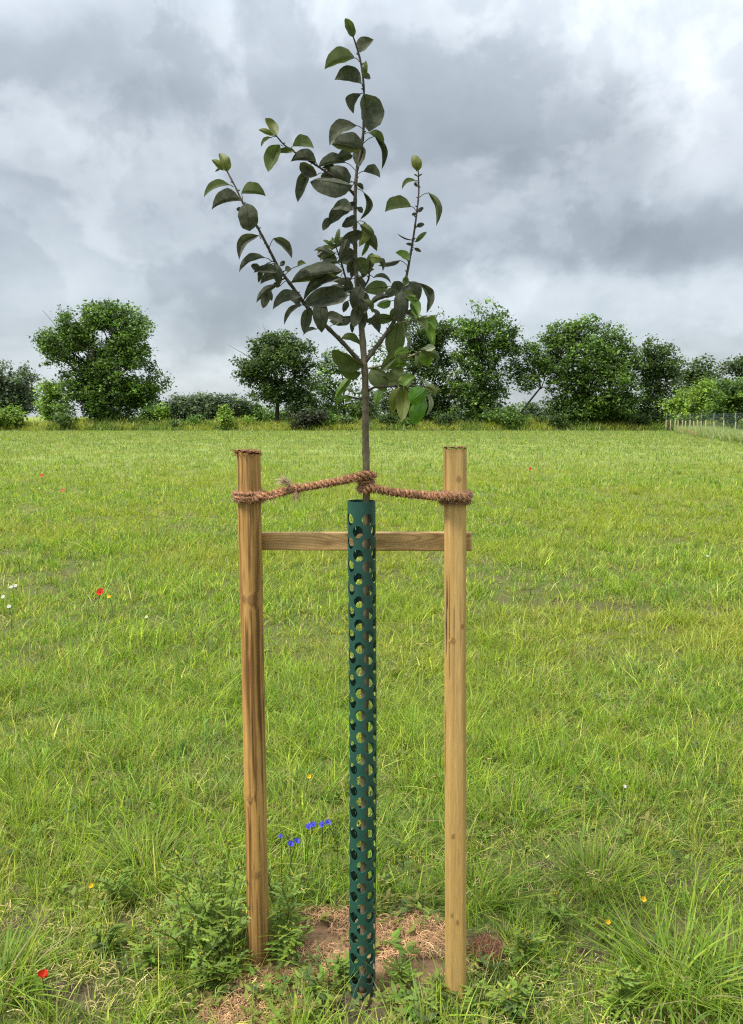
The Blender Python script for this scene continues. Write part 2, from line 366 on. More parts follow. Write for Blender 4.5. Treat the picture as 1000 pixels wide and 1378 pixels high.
# ------------------------------------------------------------------ grass
PAL = np.array([[.270, .380, .040], [.185, .315, .034], [.345, .420, .050], [.125, .235, .030], [.420, .425, .110], [.225, .345, .068]])
STRAW = np.array([[.40, .35, .16], [.34, .29, .12], [.28, .19, .10]])
def grass_zone(y0, y1, ntuft, kmean, nseg, hmean, wfun, power, spread, seed, tallshare, fin=0, fout=0):
    r = np.random.default_rng(seed)
    u = r.random(ntuft*3); y = (y0**power + u*(y1**power-y0**power))**(1/power)
    half = .60*y + .55; x = (r.random(len(y))*2-1)*half
    keep = r.random(len(y)) < half/(.60*y1+.55)*2 if power == 0 else np.ones(len(y), bool)
    lush = fbm(x*1.7, y*1.7, 41, 3); fine = fbm(x*6.5, y*6.5, 43, 3)
    bare = np.maximum(np.maximum(ell(x, y, COIR)*1.2, ell(x, y, SOIL)*1.05), rut(x, y)*1.6)
    dens = np.clip(.45 + 1.3*fine*lush*2.0, .4, 1)*np.clip(1-bare, .03, 1)
    keep &= r.random(len(y)) < dens
    if fin: keep &= r.random(len(y)) < np.clip(np.log(y/y0)/np.log(fin), 0, 1)
    if fout: keep &= r.random(len(y)) < np.clip(np.log(y1/y)/np.log(fout), 0, 1)
    keep &= ((x-TUBE_XY[0])**2+(y-TUBE_XY[1])**2) > .045**2
    idx = np.nonzero(keep)[0][:ntuft]; x = x[idx]; y = y[idx]; lush = lush[idx]; fine = fine[idx]; bare = bare[idx]
    k = np.maximum(2, r.poisson(kmean*(.6+.8*lush))); T = np.repeat(np.arange(len(x)), k); n = len(T)
    th = hmean*(.45+1.1*lush+.5*(fine-.5))*r.lognormal(0, .32, len(x))*np.clip(1-.55*bare, .3, 1)
    taz = r.random(len(x))*6.283; tpal = np.clip((fbm(x*3.1, y*3.1, 49, 3)*9.5-1.8+r.normal(0, 1.1, len(x))).astype(int), 0, len(PAL)-1); hue = fbm(x*.6, y*.6, 47, 3)
    a = r.random(n)*6.283; rr = np.sqrt(r.random(n))*spread
    bx = x[T]+np.cos(a)*rr; by = y[T]+np.sin(a)*rr
    h = th[T]*r.lognormal(0, .28, n); w = wfun(by)*r.lognormal(0, .25, n)
    az = np.where(r.random(n) < .55, a+r.normal(0, .5, n), taz[T]+r.normal(0, .7, n))
    lean = np.abs(r.normal(.25, .32, n)); curve = np.abs(r.normal(.36, .38, n))
    c = PAL[np.where(r.random(n) < .7, tpal[T], r.integers(0, len(PAL), n))]*r.lognormal(.02, .30, n)[:, None]
    warm = np.clip((hue[T]-.42)*2.6, 0, 1)[:, None]; c = c*(1-warm*.45) + np.array([.390, .385, .055])*warm*.45
    dead = r.random(n) < (.07+.10*np.clip(1.1-lush[T]*2, 0, 1)+.35*np.clip(bare[T], 0, 1)); c[dead] = STRAW[r.integers(0, 3, dead.sum())]*r.lognormal(0, .15, dead.sum())[:, None]
    h[dead] *= .7; lean[dead] += .45*r.random(dead.sum())
    tall = r.random(n) < tallshare; h[tall] *= 1.9; w[tall] *= .55; lean[tall] *= .6; curve[tall] *= .6
    ct = c.copy(); ct = ct*1.08; ct[tall] = np.array([.33, .29, .16])*r.lognormal(0, .15, tall.sum())[:, None]
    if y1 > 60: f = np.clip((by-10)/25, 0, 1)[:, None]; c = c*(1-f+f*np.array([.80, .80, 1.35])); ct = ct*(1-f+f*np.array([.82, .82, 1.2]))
    base = np.stack([bx, by, hfun(bx, by)-.006], 1)
    return blades(base, h, w, az, lean, curve, c, ct, nseg)
def forbs(n, y0, y1, seed, lmin, lmax, centres=None, spread=.1):
    """low broad-leaved rosettes between the grass"""
    r = np.random.default_rng(seed)
    if centres is None:
        y = np.sqrt(y0**2 + r.random(n)*(y1**2-y0**2)); x = (r.random(n)*2-1)*(.58*y+.4)
        kp = fbm(x*2.3, y*2.3, 61, 3)+r.normal(0, .06, n) > .50; x = x[kp]; y = y[kp]
    else:
        c = np.array(centres)[r.integers(0, len(centres), n)]; x = c[:, 0]+r.normal(0, spread, n); y = c[:, 1]+r.normal(0, spread, n)
    kp = ((x-TUBE_XY[0])**2+(y-TUBE_XY[1])**2) > .05**2; x = x[kp]; y = y[kp]
    k = r.integers(5, 11, len(x)); T = np.repeat(np.arange(len(x)), k); m = len(T)
    hz = r.random(m)*.05*(r.random(len(x))[T]+.3)
    a = r.random(m)*6.283; bx = x[T]+np.cos(a)*.004+r.normal(0, .008, m); by = y[T]+np.sin(a)*.004+r.normal(0, .008, m)
    L = (lmin+(lmax-lmin)*r.random(len(x)))[T]*r.lognormal(0, .2, m)
    pal = np.array([[.16, .27, .045], [.21, .30, .05], [.22, .25, .055], [.11, .165, .055], [.25, .24, .07]])
    c = pal[r.integers(0, 5, len(x))][T]*r.lognormal(0, .15, m)[:, None]
    base = np.stack([bx, by, hfun(bx, by)+hz], 1)
    return blades(base, L*.6, L*.42, a, .9+0*L, .55+.3*r.random(m), c, c*1.05, 4, 'leaf')
def undergrowth(n, y0, y1, seed):
    r = np.random.default_rng(seed); y = np.sqrt(y0**2+r.random(n)*(y1**2-y0**2)); x = (r.random(n)*2-1)*(.6*y+.5)
    bare = np.maximum(ell(x, y, COIR)*1.3, np.maximum(ell(x, y, SOIL)*1.15, rut(x, y)*1.3)); kp = (r.random(n) > bare) & (((x-TUBE_XY[0])**2+(y-TUBE_XY[1])**2) > .045**2)
    x = x[kp]; y = y[kp]; n = len(x); c = PAL[r.integers(0, len(PAL), n)]*r.lognormal(-.05, .2, n)[:, None]
    dead = r.random(n) < .30*np.clip(fbm(x*4, y*4, 153, 3)*2-.3, .15, 1); c[dead] = STRAW[r.integers(0, 3, dead.sum())]
    lean = np.abs(r.normal(.5, .5, n)); lean[dead] += .8
    return blades(np.stack([x, y, hfun(x, y)-.003], 1), r.uniform(.015, .045, n), r.uniform(.002, .0042, n), r.random(n)*6.283, lean, np.abs(r.normal(.4, .3, n)), c, c*1.05, 2)
near = join([undergrowth(70000, 1.12, 5.2, 151), grass_zone(1.12, 4.6, 15500, 10, 3, .060, lambda y: .0040+0*y, 1.6, .024, 101, .055, 0, 1.3),
             forbs(1500, 1.2, 4.5, 7, .015, .035),
             forbs(220, 0, 0, 8, .012, .028, [gp(600, 1375), gp(640, 1330), gp(420, 1340), gp(380, 1372), gp(450, 1330), gp(555, 1235), gp(560, 1365), gp(300, 1330), gp(690, 1340)], .06)])
tag(link('meadow_grass', np_mesh('meadow_grass', near[0], near[1], near[2], near[3]), MAT['grass']),
    'rough green meadow grass and low weeds around the staked young tree', 'grass', kind='stuff')
mid = join([grass_zone(3.5, 26, 40000, 8, 2, .066, lambda y: .0034+.00072*y, .8, .05, 103, .05, 1.3, 2.3)])
tag(link('meadow_grass', np_mesh('meadow_grass', mid[0], mid[1], mid[2], mid[3]), MAT['grass']),
    'bright green meadow grass across the middle of the field', 'grass', kind='stuff')
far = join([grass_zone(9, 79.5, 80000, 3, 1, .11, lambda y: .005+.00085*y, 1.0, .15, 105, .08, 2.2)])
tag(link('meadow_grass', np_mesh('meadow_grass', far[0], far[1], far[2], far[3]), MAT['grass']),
    'yellowish green grass of the far field running up to the hedge bank', 'grass', kind='stuff')

# ------------------------------------------------------------------ stake frame: two posts and a rail
def post(name, top, base, r0, seed, parent, knots, dark, flat=0.0, rough_top=.006):
    """round post with grain, checks and knots as colour and relief of the wood itself"""
    top = Vector(top); base = Vector(base); base = base + (base-top).normalized()*.12
    n, m = 56, 420; ax = (top-base); Lh = ax.length; ax.normalize()
    u = Vector((1, 0, 0)); u = (u-ax*u.dot(ax)).normalized(); v = ax.cross(u)
    A, Z = np.meshgrid(np.linspace(0, 2*np.pi, n, endpoint=False), np.linspace(0, Lh, m)); A = A.ravel(); Z = Z.ravel()
    # arc coordinate measured so that the front (toward -Y) is 0, seam at the back
    Af = (A + np.pi*1.5) % (2*np.pi); Af = np.where(Af > np.pi, Af-2*np.pi, Af)  # 0 at angle 90deg
    sarc = Af*r0; gx = sarc.copy(); kn = np.zeros_like(Z); ring = np.zeros_like(Z)
    for (kz, ka, kr) in knots:
        dz = Z-(Lh-kz); da = sarc-ka*r0; kr = kr*.72; d = np.sqrt((dz*.7)**2+da**2)*(1+.5*(fbm(Z*90, sarc*90, seed, 2)-.5))
        gx += da/np.maximum(d, 1e-4)*kr*1.0*np.exp(-(d/(kr*2.2))**2); kn = np.maximum(kn, np.exp(-(d/kr)**4)); ring = np.maximum(ring, np.exp(-((d-kr)/(kr*.35))**2))
    wob = .006*(fbm(Z*3.2, Z*0+seed, seed, 3)-.5)
    g1 = fbm((gx+wob)*260, Z*5+7, seed+1, 4); g2 = fbm((gx+wob)*75, Z*2.2+3, seed+2, 4); g3 = fbm(gx*500, Z*20, seed+3, 3)
    streak = np.clip((fbm((gx+wob)*230, Z*4.2+11, seed+4, 4)-.45)*6.5, 0, 1)*np.clip((fbm(gx*40, Z*2.6+5, seed+5, 3)-.30)*3.2, 0, 1)
    crack = np.clip((fbm((gx+wob)*300, Z*3.5+19, seed+6, 3)-.62)*14, 0, 1)*np.clip((fbm(gx*16, Z*2.6+1, seed+7, 2)-.42)*5, 0, 1)
    light = np.array([.60, .395, .150]); mid_ = np.array([.49, .300, .100]); brown = np.array([.135, .058, .018]); blk = np.array([.035, .020, .012])
    k = np.clip((g2-.3)*2.2, 0, 1)[:, None]; c = mid_*(1-k)+light*k; c = c*(.82+.36*g1[:, None])*(.9+.2*g3[:, None])
    c = c*(1-dark*np.array([.10, .20, .30])); s = (streak*dark*.95)[:, None]; c = c*(1-s)+brown*s
    c = c*(1-.75*ring[:, None]*.8)+brown*ring[:, None]*.6; c = c*(1-kn[:, None]*.65)+np.array([.22, .12, .05])*kn[:, None]*.65
    c = c*(1-crack[:, None])+blk*crack[:, None]
    foot_brown = np.clip((.30+.08*(g2-.5)*4-(Z-.12))*3.0, 0, 1)[:, None]*(.75 if dark > .5 else .25); c = c*(1-foot_brown)+np.array([.17, .085, .032])*foot_brown  # darker brown towards the foot, stronger on the streaked post
    rr = r0*(1+.025*(fbm(Z*4, Z*0, seed+9, 3)-.5)*2+.03*(fbm(Af*1.2+9, Z*6, seed+10, 3)-.5)) + .0007*kn + .0004*ring - .0018*crack - .0005*(1-g1)
    if flat: rr = np.minimum(rr, (r0*flat)/np.maximum(np.cos(Af), .05))   # sawn face toward the viewer
    edge = np.clip((Z-(Lh-rough_top*2.2))/(rough_top*2.2), 0, 1); rr = rr*(1+.07*edge*fbm(A*5, Z*0, seed+12, 2))
    zz = Z + np.where(Z > Lh-1e-6, (fbm(np.cos(A)*3+5, np.sin(A)*3, seed+13, 3)-.5)*rough_top*2, 0)
    U = np.array(u); W = np.array(v); B = np.array(base); X = np.array(ax)
    P = B + zz[:, None]*X + (rr*np.cos(A))[:, None]*U - (rr*np.sin(A))[:, None]*W*1.0
    i = (np.arange(m-1)[:, None]*n + np.arange(n)[None, :]).ravel(); j = (np.arange(m-1)[:, None]*n + (np.arange(n)[None, :]+1) % n).ravel()
    Q = np.stack([j, i, i+n, j+n], 1)
    b = MB(); b.add(P, (), Q, c); o = b.build(name, MAT['wood'], parent)
    # hammered end grain
    e = MB(); rings = 7; V = []; CC = []
    for q in range(rings):
        f = q/(rings-1)
        for t in range(n):
            pr = P[(m-1)*n+t]; cen = B + Lh*X
            V.append(cen + (pr-cen)*(1-f*.999) + X*(.004+rough_top*(random.random()-.5)*(1.2 if 0 < q < rings-1 else .3)))
            CC.append(np.array([.20, .105, .05])*(.5+.9*random.random()))
    Q = [(q*n+t, q*n+(t+1) % n, (q+1)*n+(t+1) % n, (q+1)*n+t) for q in range(rings-1) for t in range(n)]
    e.add(V, (), Q, np.array(CC)); e.build('end_grain', MAT['bark'], o, smooth=False)
    return o, u, v, ax
LP_Y, RP_Y = 1.955, 1.80
lp_top = at(334.5, 609, LP_Y); lp_base = at(348.5, 1296, LP_Y); lp_base.z = 0
rp_top = at(612.5, 604, RP_Y); rp_base = at(613.5, 1352, RP_Y); rp_base.z = 0
frame = empty('tree_stake_frame', ((lp_base.x+rp_base.x)/2, 1.9, 0))
tag(frame, 'wooden stake frame of two round posts joined by a flat rail behind the green tube', 'tree stake')
postL, *_ = post('post', lp_top, lp_base, .0300, 71, frame, [(.375, -.15, .012), (.372, .55, .008), (.915, .35, .009), (1.13, -.2, .007)], 1.0, 0, .007)
postL['label'] = 'darker streaked round post with a hammered frayed top'
postR, *_ = post('post', rp_top, rp_base, .0268, 91, frame, [(.07, -.3, .006), (.42, -.6, .006), (.455, .3, .006), (.95, .35, .005), (1.18, -.1, .0055), (1.16, .5, .004)], .15, .80, .003)
postR['label'] = 'pale yellow post with a flat sawn face and clean top'
def frayed_top():
    b = MB(); P0 = lp_top
    for i in range(90):
        a = random.random()*6.283; r = .026+random.random()*.006
        p = P0 + Vector((math.cos(a)*r, math.sin(a)*r, random.uniform(-.008, .006)))
        d = Vector((math.cos(a+random.gauss(0, .8)), math.sin(a+random.gauss(0, .8)), random.uniform(-.1, .5))).normalized()
        ln = random.uniform(.004, .013) * (1.5 if math.cos(a) < -.7 else 1)
        b.tube([p-d*.006, p+d*ln*.5, p+d*ln+Vector((0, 0, random.uniform(-.003, .002)))], [.0011, .0009, .0002], 4, np.array([.20, .095, .042])*random.uniform(.5, 1.4))
    for i in range(60):
        a = random.random()*6.283; r = .024*math.sqrt(random.random())
        p = P0 + Vector((math.cos(a)*r, math.sin(a)*r, .003)); d = Vector((random.gauss(0, 1), random.gauss(0, 1), .25)).normalized()
        b.tube([p, p+d*.008], [.0014, .0004], 4, np.array([.22, .11, .05])*random.uniform(.4, 1.3))
    b.build('splintered_edge', MAT['bark'], postL, smooth=False)
frayed_top()
def rail():
    a = at(340, 728, LP_Y+.045); b_ = at(634.5, 728.5, RP_Y+.037)
    ax = (b_-a); Lh = ax.length; ax.normalize(); up = Vector((0, 0, 1)); up = (up-ax*up.dot(ax)).normalized(); nn = ax.cross(up)  # nn = ?
    if nn.y > 0: nn = -nn
    H, D = .0455/2, .011; nx, nz = 220, 26
    S, Z = np.meshgrid(np.linspace(0, Lh, nx), np.linspace(-H, H, nz)); s = S.ravel(); z = Z.ravel()
    f = (fbm(s*3.0, z*14, 201, 3)-.5)*.05
    g = .5+.5*np.sin((z+f+.045*np.exp(-((s-.40)/.16)**2)*(1-(z/H)**2)*.7)*900); g1 = fbm(s*12, z*420, 203, 4); g2 = fbm(s*3, z*60, 205, 3)
    c = np.array([.56, .35, .145])*(.74+.5*g2)[:, None]*(.82+.3*g1)[:, None]; k = (np.clip(g-.55, 0, 1)*1.1)[:, None]; c = c*(1-k)+np.array([.17, .085, .034])*k
    ring = np.exp(-(((s-.215)/.016)**2+((z+.004)/.008)**2))[:, None]; c = c*(1-.6*ring)+np.array([.13, .06, .025])*.6*ring
    A = np.array(a); AX = np.array(ax); UP = np.array(up); NN = np.array(nn)
    bev = np.clip((np.abs(z)-(H-.0025))/.0025, 0, 1); fr = A + s[:, None]*AX + z[:, None]*UP + (D-.0016*bev+.0004*(g1-.5))[:, None]*NN
    bk = A + s[:, None]*AX + z[:, None]*UP - D*NN
    V = np.concatenate([fr, bk]); n = len(s)
    i = (np.arange(nz-1)[:, None]*nx+np.arange(nx-1)[None, :]).ravel(); Q = [np.stack([i, i+1, i+nx+1, i+nx], 1), np.stack([i+n, i+nx+n, i+nx+1+n, i+1+n], 1)]
    e = np.arange(nx-1); t = (nz-1)*nx
    Q.append(np.stack([e, e+n, e+1+n, e+1], 1)); Q.append(np.stack([e+t, e+t+1, e+t+1+n, e+t+n], 1))
    e = np.arange(nz-1)*nx; Q.append(np.stack([e, e+nx, e+nx+n, e+n], 1)); e = e+nx-1; Q.append(np.stack([e, e+n, e+nx+n, e+nx], 1))
    b = MB(); b.add(V, (), np.concatenate(Q), np.concatenate([c, c])); o = b.build('rail', MAT['bar_wood'], frame, smooth=False)
    m = MB(); m.add([(0, 0, 0)], (), ())
rail()

# ------------------------------------------------------------------ perforated tree guard
def guard():
    top = at(486, 674, 1.84).z; x0, y0 = TUBE_XY; Rr = .0337; ncol = 9; w = 2*math.pi*Rr/ncol; p = .0567; hr = .0128; b2 = p/2
    # cell round each hole of the staggered lattice: six corners, sides split so neighbours share vertices
    yq = (b2*b2-w*w)/(2*b2); yt = (w*w+b2*b2)/(2*b2)
    hexv = [(w, -yq), (w, yq), (0, yt), (-w, yq), (-w, -yq), (0, -yt)]; sub = 5; border = []
    for i in range(6):
        q0 = hexv[i]; q1 = hexv[(i+1) % 6]
        for k in range(sub): f = k/sub; border.append((q0[0]*(1-f)+q1[0]*f, q0[1]*(1-f)+q1[1]*f))
    bm = bmesh.new(); nB = len(border); first = top-.043
    for c in range(-2, ncol+2):
        for r in range(-2, int((top+.06)/p)+2):
            cu = c*w; ch = first - r*p - (p/2 if c % 2 else 0)
            solid = ch > top-.030 or ch < .026
            rings = [[bm.verts.new((cu+bx, ch+by, 0)) for bx, by in border]]
            for f in (.35, .7, 1.0):
                rg = []
                for (bx, by) in border:
                    t = math.atan2(by, bx); hx, hy = (hr*1.03*math.cos(t), hr*1.14*math.sin(t)); rg.append(bm.verts.new((cu+bx*(1-f)+hx*f, ch+by*(1-f)+hy*f, 0)))
                rings.append(rg)
            for a, b in zip(rings[:-1], rings[1:]):
                for i in range(nB): bm.faces.new((a[i], a[(i+1) % nB], b[(i+1) % nB], b[i]))
            if solid: bm.faces.new(rings[-1])
    U0, U1 = -.5*w, (ncol-.5)*w+.005                    # the sheet overlaps itself a little at the back
    for co, no in (((0, top, 0), (0, 1, 0)), ((0, -.03, 0), (0, -1, 0)), ((U0, 0, 0), (-1, 0, 0)), ((U1, 0, 0), (1, 0, 0))):
        bmesh.ops.bisect_plane(bm, geom=bm.verts[:]+bm.edges[:]+bm.faces[:], plane_co=co, plane_no=no, clear_outer=True)
    bmesh.ops.remove_doubles(bm, verts=bm.verts, dist=2e-5)
    A0 = R(-65+40*0) ; outer = list(bm.verts); info = {}
    def put(u, h, off):
        ang = -math.pi/2 + R(-135) + u/Rr + R(16)*(1-h/top)
        rad = Rr*(1+.010*math.sin(2*ang+h*3)) + .0016*(u-U0)/(U1-U0) - off; bend = .003*math.sin(h*2.4)
        return Vector((x0+rad*math.cos(ang)+bend, y0+rad*math.sin(ang), h))
    faces = list(bm.faces); bound = [e for e in bm.edges if len(e.link_faces) == 1]
    inner = {v: bm.verts.new((0, 0, 0)) for v in outer}
    for v in outer:
        u, h = v.co.x, v.co.y; inner[v].co = put(u, h, .0018); v.co = put(u, h, 0)
    for f in faces: bm.faces.new([inner[v] for v in reversed(f.verts[:])])
    for e in bound:
        a, b = e.verts
        try:
            f = bm.faces.new((b, a, inner[a], inner[b]))
        except ValueError: continue
        for q in f.edges:
            if q.verts[0] in inner and q.verts[1] in inner or (q.verts[0] not in inner and q.verts[1] not in inner): q.smooth = False
    bmesh.ops.recalc_face_normals(bm, faces=bm.faces)
    me = bpy.data.meshes.new('tree_guard_tube'); bm.to_mesh(me); bm.free()
    for pl in me.polygons: pl.use_smooth = True
    o = link('tree_guard_tube', me, MAT['plastic'])
    tag(o, 'dark green plastic tube with round holes guarding the young trunk', 'tree guard')
guard()

# ------------------------------------------------------------------ the young tree
TY = 1.84
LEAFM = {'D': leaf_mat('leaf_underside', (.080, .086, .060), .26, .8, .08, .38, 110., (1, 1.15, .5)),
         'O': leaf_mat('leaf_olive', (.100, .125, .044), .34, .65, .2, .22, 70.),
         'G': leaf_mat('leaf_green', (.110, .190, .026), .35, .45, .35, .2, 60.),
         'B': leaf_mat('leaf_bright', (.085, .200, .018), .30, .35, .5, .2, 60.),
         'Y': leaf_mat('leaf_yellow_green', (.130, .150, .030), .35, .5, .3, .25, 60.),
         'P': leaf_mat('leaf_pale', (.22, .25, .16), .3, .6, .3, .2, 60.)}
sapling = empty('young_tree', (at(493, 690, TY).x, TY, 0))
tag(sapling, 'slender young fruit tree with broad drooping leaves tied between two posts', 'tree')
BARK = np.array([.115, .105, .070]); TWIG = np.array([.055, .048, .036])
def bcol(t, lo=BARK, hi=TWIG): return lo*(1-t)+hi*t
BR = {}
def branch(name, pts, diam, dep, key, c0, c1, nodes=True):
    n = len(pts); P = [at(x, y, TY + (dep[0]+(dep[1]-dep[0])*i/(n-1) if not callable(dep) else dep(i/(n-1)))) for i, (x, y) in enumerate(pts)]
    S = smooth_path(P, 8); k = len(S); px = TY/FPX*.5
    rad = np.array(lerp_list(diam, k))*px
    for i in range(k): rad[i] *= 1 + .10*(random.random()-.5)
    if nodes:
        for i in range(4, k-2, 5): rad[i] *= 1.18
    b = MB(); V = []
    b.tube(S, list(rad), 10)
    tt = np.linspace(0, 1, k); cc = np.array([bcol(t, c0, c1)*(.75+.5*random.random()) for t in tt]); cc = np.concatenate([np.repeat(cc, 10, axis=0), cc[-1:], cc[:1]])
    b.C[-1] = cc
    if nodes:                                   # small buds and scars
        for i in range(6, k-3, 4):
            d = Vector((random.choice((-1, 1)), random.gauss(0, .5), .6)).normalized(); p = S[i]+d*rad[i]*.7
            b.tube([p, p+d*.0025, p+d*.006], [.0016, .0017, .0003], 6, c1*random.uniform(.7, 1.3))
    o = b.build(name, MAT['bark'], sapling); BR[key] = (pts, P); return o
trunk_px = [(488, 1338), (490, 1200), (491, 1000), (492, 800), (493, 700), (493, 640), (492, 580), (492, 540), (491, 500), (486.5, 440), (482, 400), (479, 360), (478, 320), (478, 270), (480, 232), (486, 203), (489.5, 170), (490, 130), (487.5, 95), (481.5, 68), (475.5, 50)]
b_tr = branch('trunk', trunk_px, [11.5, 11, 10.8, 10.5, 10.2, 10, 9.4, 9.4, 9.2, 8.0, 6.8, 5.8, 5.2, 4.7, 4.2, 3.8, 3.4, 3.0, 2.8, 2.4, 1.8], (0, 0), 'T', np.array([.20, .165, .10]), np.array([.06, .055, .04]))
branch('branch', [(490, 494), (465, 465), (437, 437), (415, 415), (395, 388), (375, 360), (362, 335), (350, 312), (341, 296), (327, 273), (317, 252), (306, 231)], [6.5, 5.6, 5, 4.6, 4.2, 3.6, 3.2, 3, 2.8, 2.4, 2.1, 1.8], lambda t: -.13*math.sin(t*2.2), 'L1', BARK*.8, TWIG)
branch('branch', [(478, 264), (462, 246), (440, 232), (425, 222), (410, 213), (385, 197), (373, 184)], [3.4, 3, 2.8, 2.5, 2.2, 1.9, 1.6], (0, -.05), 'L2', TWIG, TWIG)
branch('branch', [(492, 486), (510, 462), (527, 438), (535, 420), (541, 395), (547, 372), (552, 345), (557, 315), (561, 285), (563.5, 260), (563, 231)], [6.5, 5.6, 5, 4.5, 4, 3.5, 3, 2.7, 2.4, 2.2, 1.8], (0, .09), 'R1', BARK*.8, TWIG)
branch('twig', [(480, 412), (470, 390), (459, 352), (452, 332)], [3.2, 2.8, 2.2, 1.5], (0, -.04), 'S1', TWIG, TWIG)
branch('twig', [(484, 395), (495.5, 377), (497, 362), (498, 345)], [3, 2.4, 2, 1.5], (0, -.03), 'S2', TWIG, TWIG)
branch('twig', [(532, 436), (556, 431), (579, 426)], [3, 2.5, 1.5], (.02, -.02), 'S3', np.array([.2, .19, .12]), np.array([.2, .19, .12]))
branch('twig', [(493, 496), (515, 492), (540, 484), (558, 477), (573, 470)], [3.2, 2.8, 2.4, 2, 1.8], (0, -.07), 'S4', np.array([.2, .19, .12]), np.array([.2, .19, .12]))
branch('twig', [(494, 527), (505, 521), (525, 520), (545, 518), (560, 520), (575, 525)], [3.4, 3, 2.8, 2.4, 2.2, 1.8], (0, -.09), 'S5', TWIG, TWIG)
branch('twig', [(489, 537.5), (475, 535), (466, 532)], [2.6, 2.2, 1.6], (0, -.02), 'S6', TWIG, TWIG)
def near_depth(key, x, y):
    pts, P = BR[key]; best = None
    for i in range(len(pts)-1):
        ax, ay = pts[i]; bx, by = pts[i+1]; dx, dy = bx-ax, by-ay; t = max(0, min(1, ((x-ax)*dx+(y-ay)*dy)/(dx*dx+dy*dy)))
        d = (ax+dx*t-x)**2+(ay+dy*t-y)**2
        if best is None or d < best[0]: best = (d, P[i].y+(P[i+1].y-P[i].y)*t, ax+dx*t, ay+dy*t)
    return best
MMPX = TY/FPX
def leaf(bx, by, tx, ty, bow, wl, wr, kind='D', key='T', dep=None, pet=None, shape='o'):
    L = math.hypot(tx-bx, ty-by); dx, dy = (tx-bx)/L, (ty-by)/L; nx, ny = dy, -dx
    _, Yb, sx, sy = near_depth(key, bx, by)
    if pet: sx, sy = pet
    dep = random.uniform(-.03, .015) if dep is None else dep
    W = max(abs(wl), abs(wr), .24*L if abs(wl)+abs(wr) > 7 else 0); ns, nc = 9, (-1, -.66, -.33, 0, .33, .66, 1)
    dl = math.sqrt(max(W*W-wl*wl, 0)); dr = math.sqrt(max(W*W-wr*wr, 0)); sg = random.choice((-1, 1))
    tilt = random.uniform(-.25, .25)*L; V = []; ph = random.random()*6; wav = .065*W*random.uniform(.4, 1.4)
    for s in range(ns+1):
        t = s/ns
        if shape == 'o': w = (max(t, .004)**.55*(1.0-t)**.72)/.419
        elif shape == 'r': w = (max(t, .004)**.45*(1-t)**.42)/.547
        else: w = (max(t, .004)**.8*(1-t)**.8)/.33
        w = min(w, 1.02)*1.08
        hook = .10*L*t**5
        mx = bx+dx*L*t+nx*bow*4*t*(1-t); my = by+dy*L*t+ny*bow*4*t*(1-t)+hook
        md = tilt*t - .14*L*math.sin(math.pi*t)*sg
        for c in nc:
            a = abs(c); e = (wl if c > 0 else -wr)*a*w; dd = (dl if c > 0 else dr)*(a**1.25)*w*sg
            ripple = wav*math.sin(t*15+ph+c*2)*a*w
            px = mx+nx*(e+ripple*.6); py = my+ny*(e+ripple*.6)
            V.append(at(px, py, Yb + dep + (md+dd*.9+ripple)*MMPX))
    m = len(nc); Q = [(s*m+c, s*m+c+1, (s+1)*m+c+1, (s+1)*m+c) for s in range(ns) for c in range(m-1)]
    b = MB(); b.add([tuple(v) for v in V], (), Q)
    S = at(sx, sy, Yb); E = at(bx, by, Yb+dep)
    if (E-S).length > .002:                     # leaf stalk
        Mi = (S+E)/2 + Vector((0, 0, .10*(E-S).length)); b.tube(smooth_path([S, Mi, E], 4), .0009, 5, TWIG*1.5)
    # midrib, slightly raised
    rib = [V[s*m+3] for s in range(ns)]
    b.tube(rib, [.0009*(1-s/ns)+.0002 for s in range(ns)], 4)
    return b.build('leaf', LEAFM[kind], sapling)
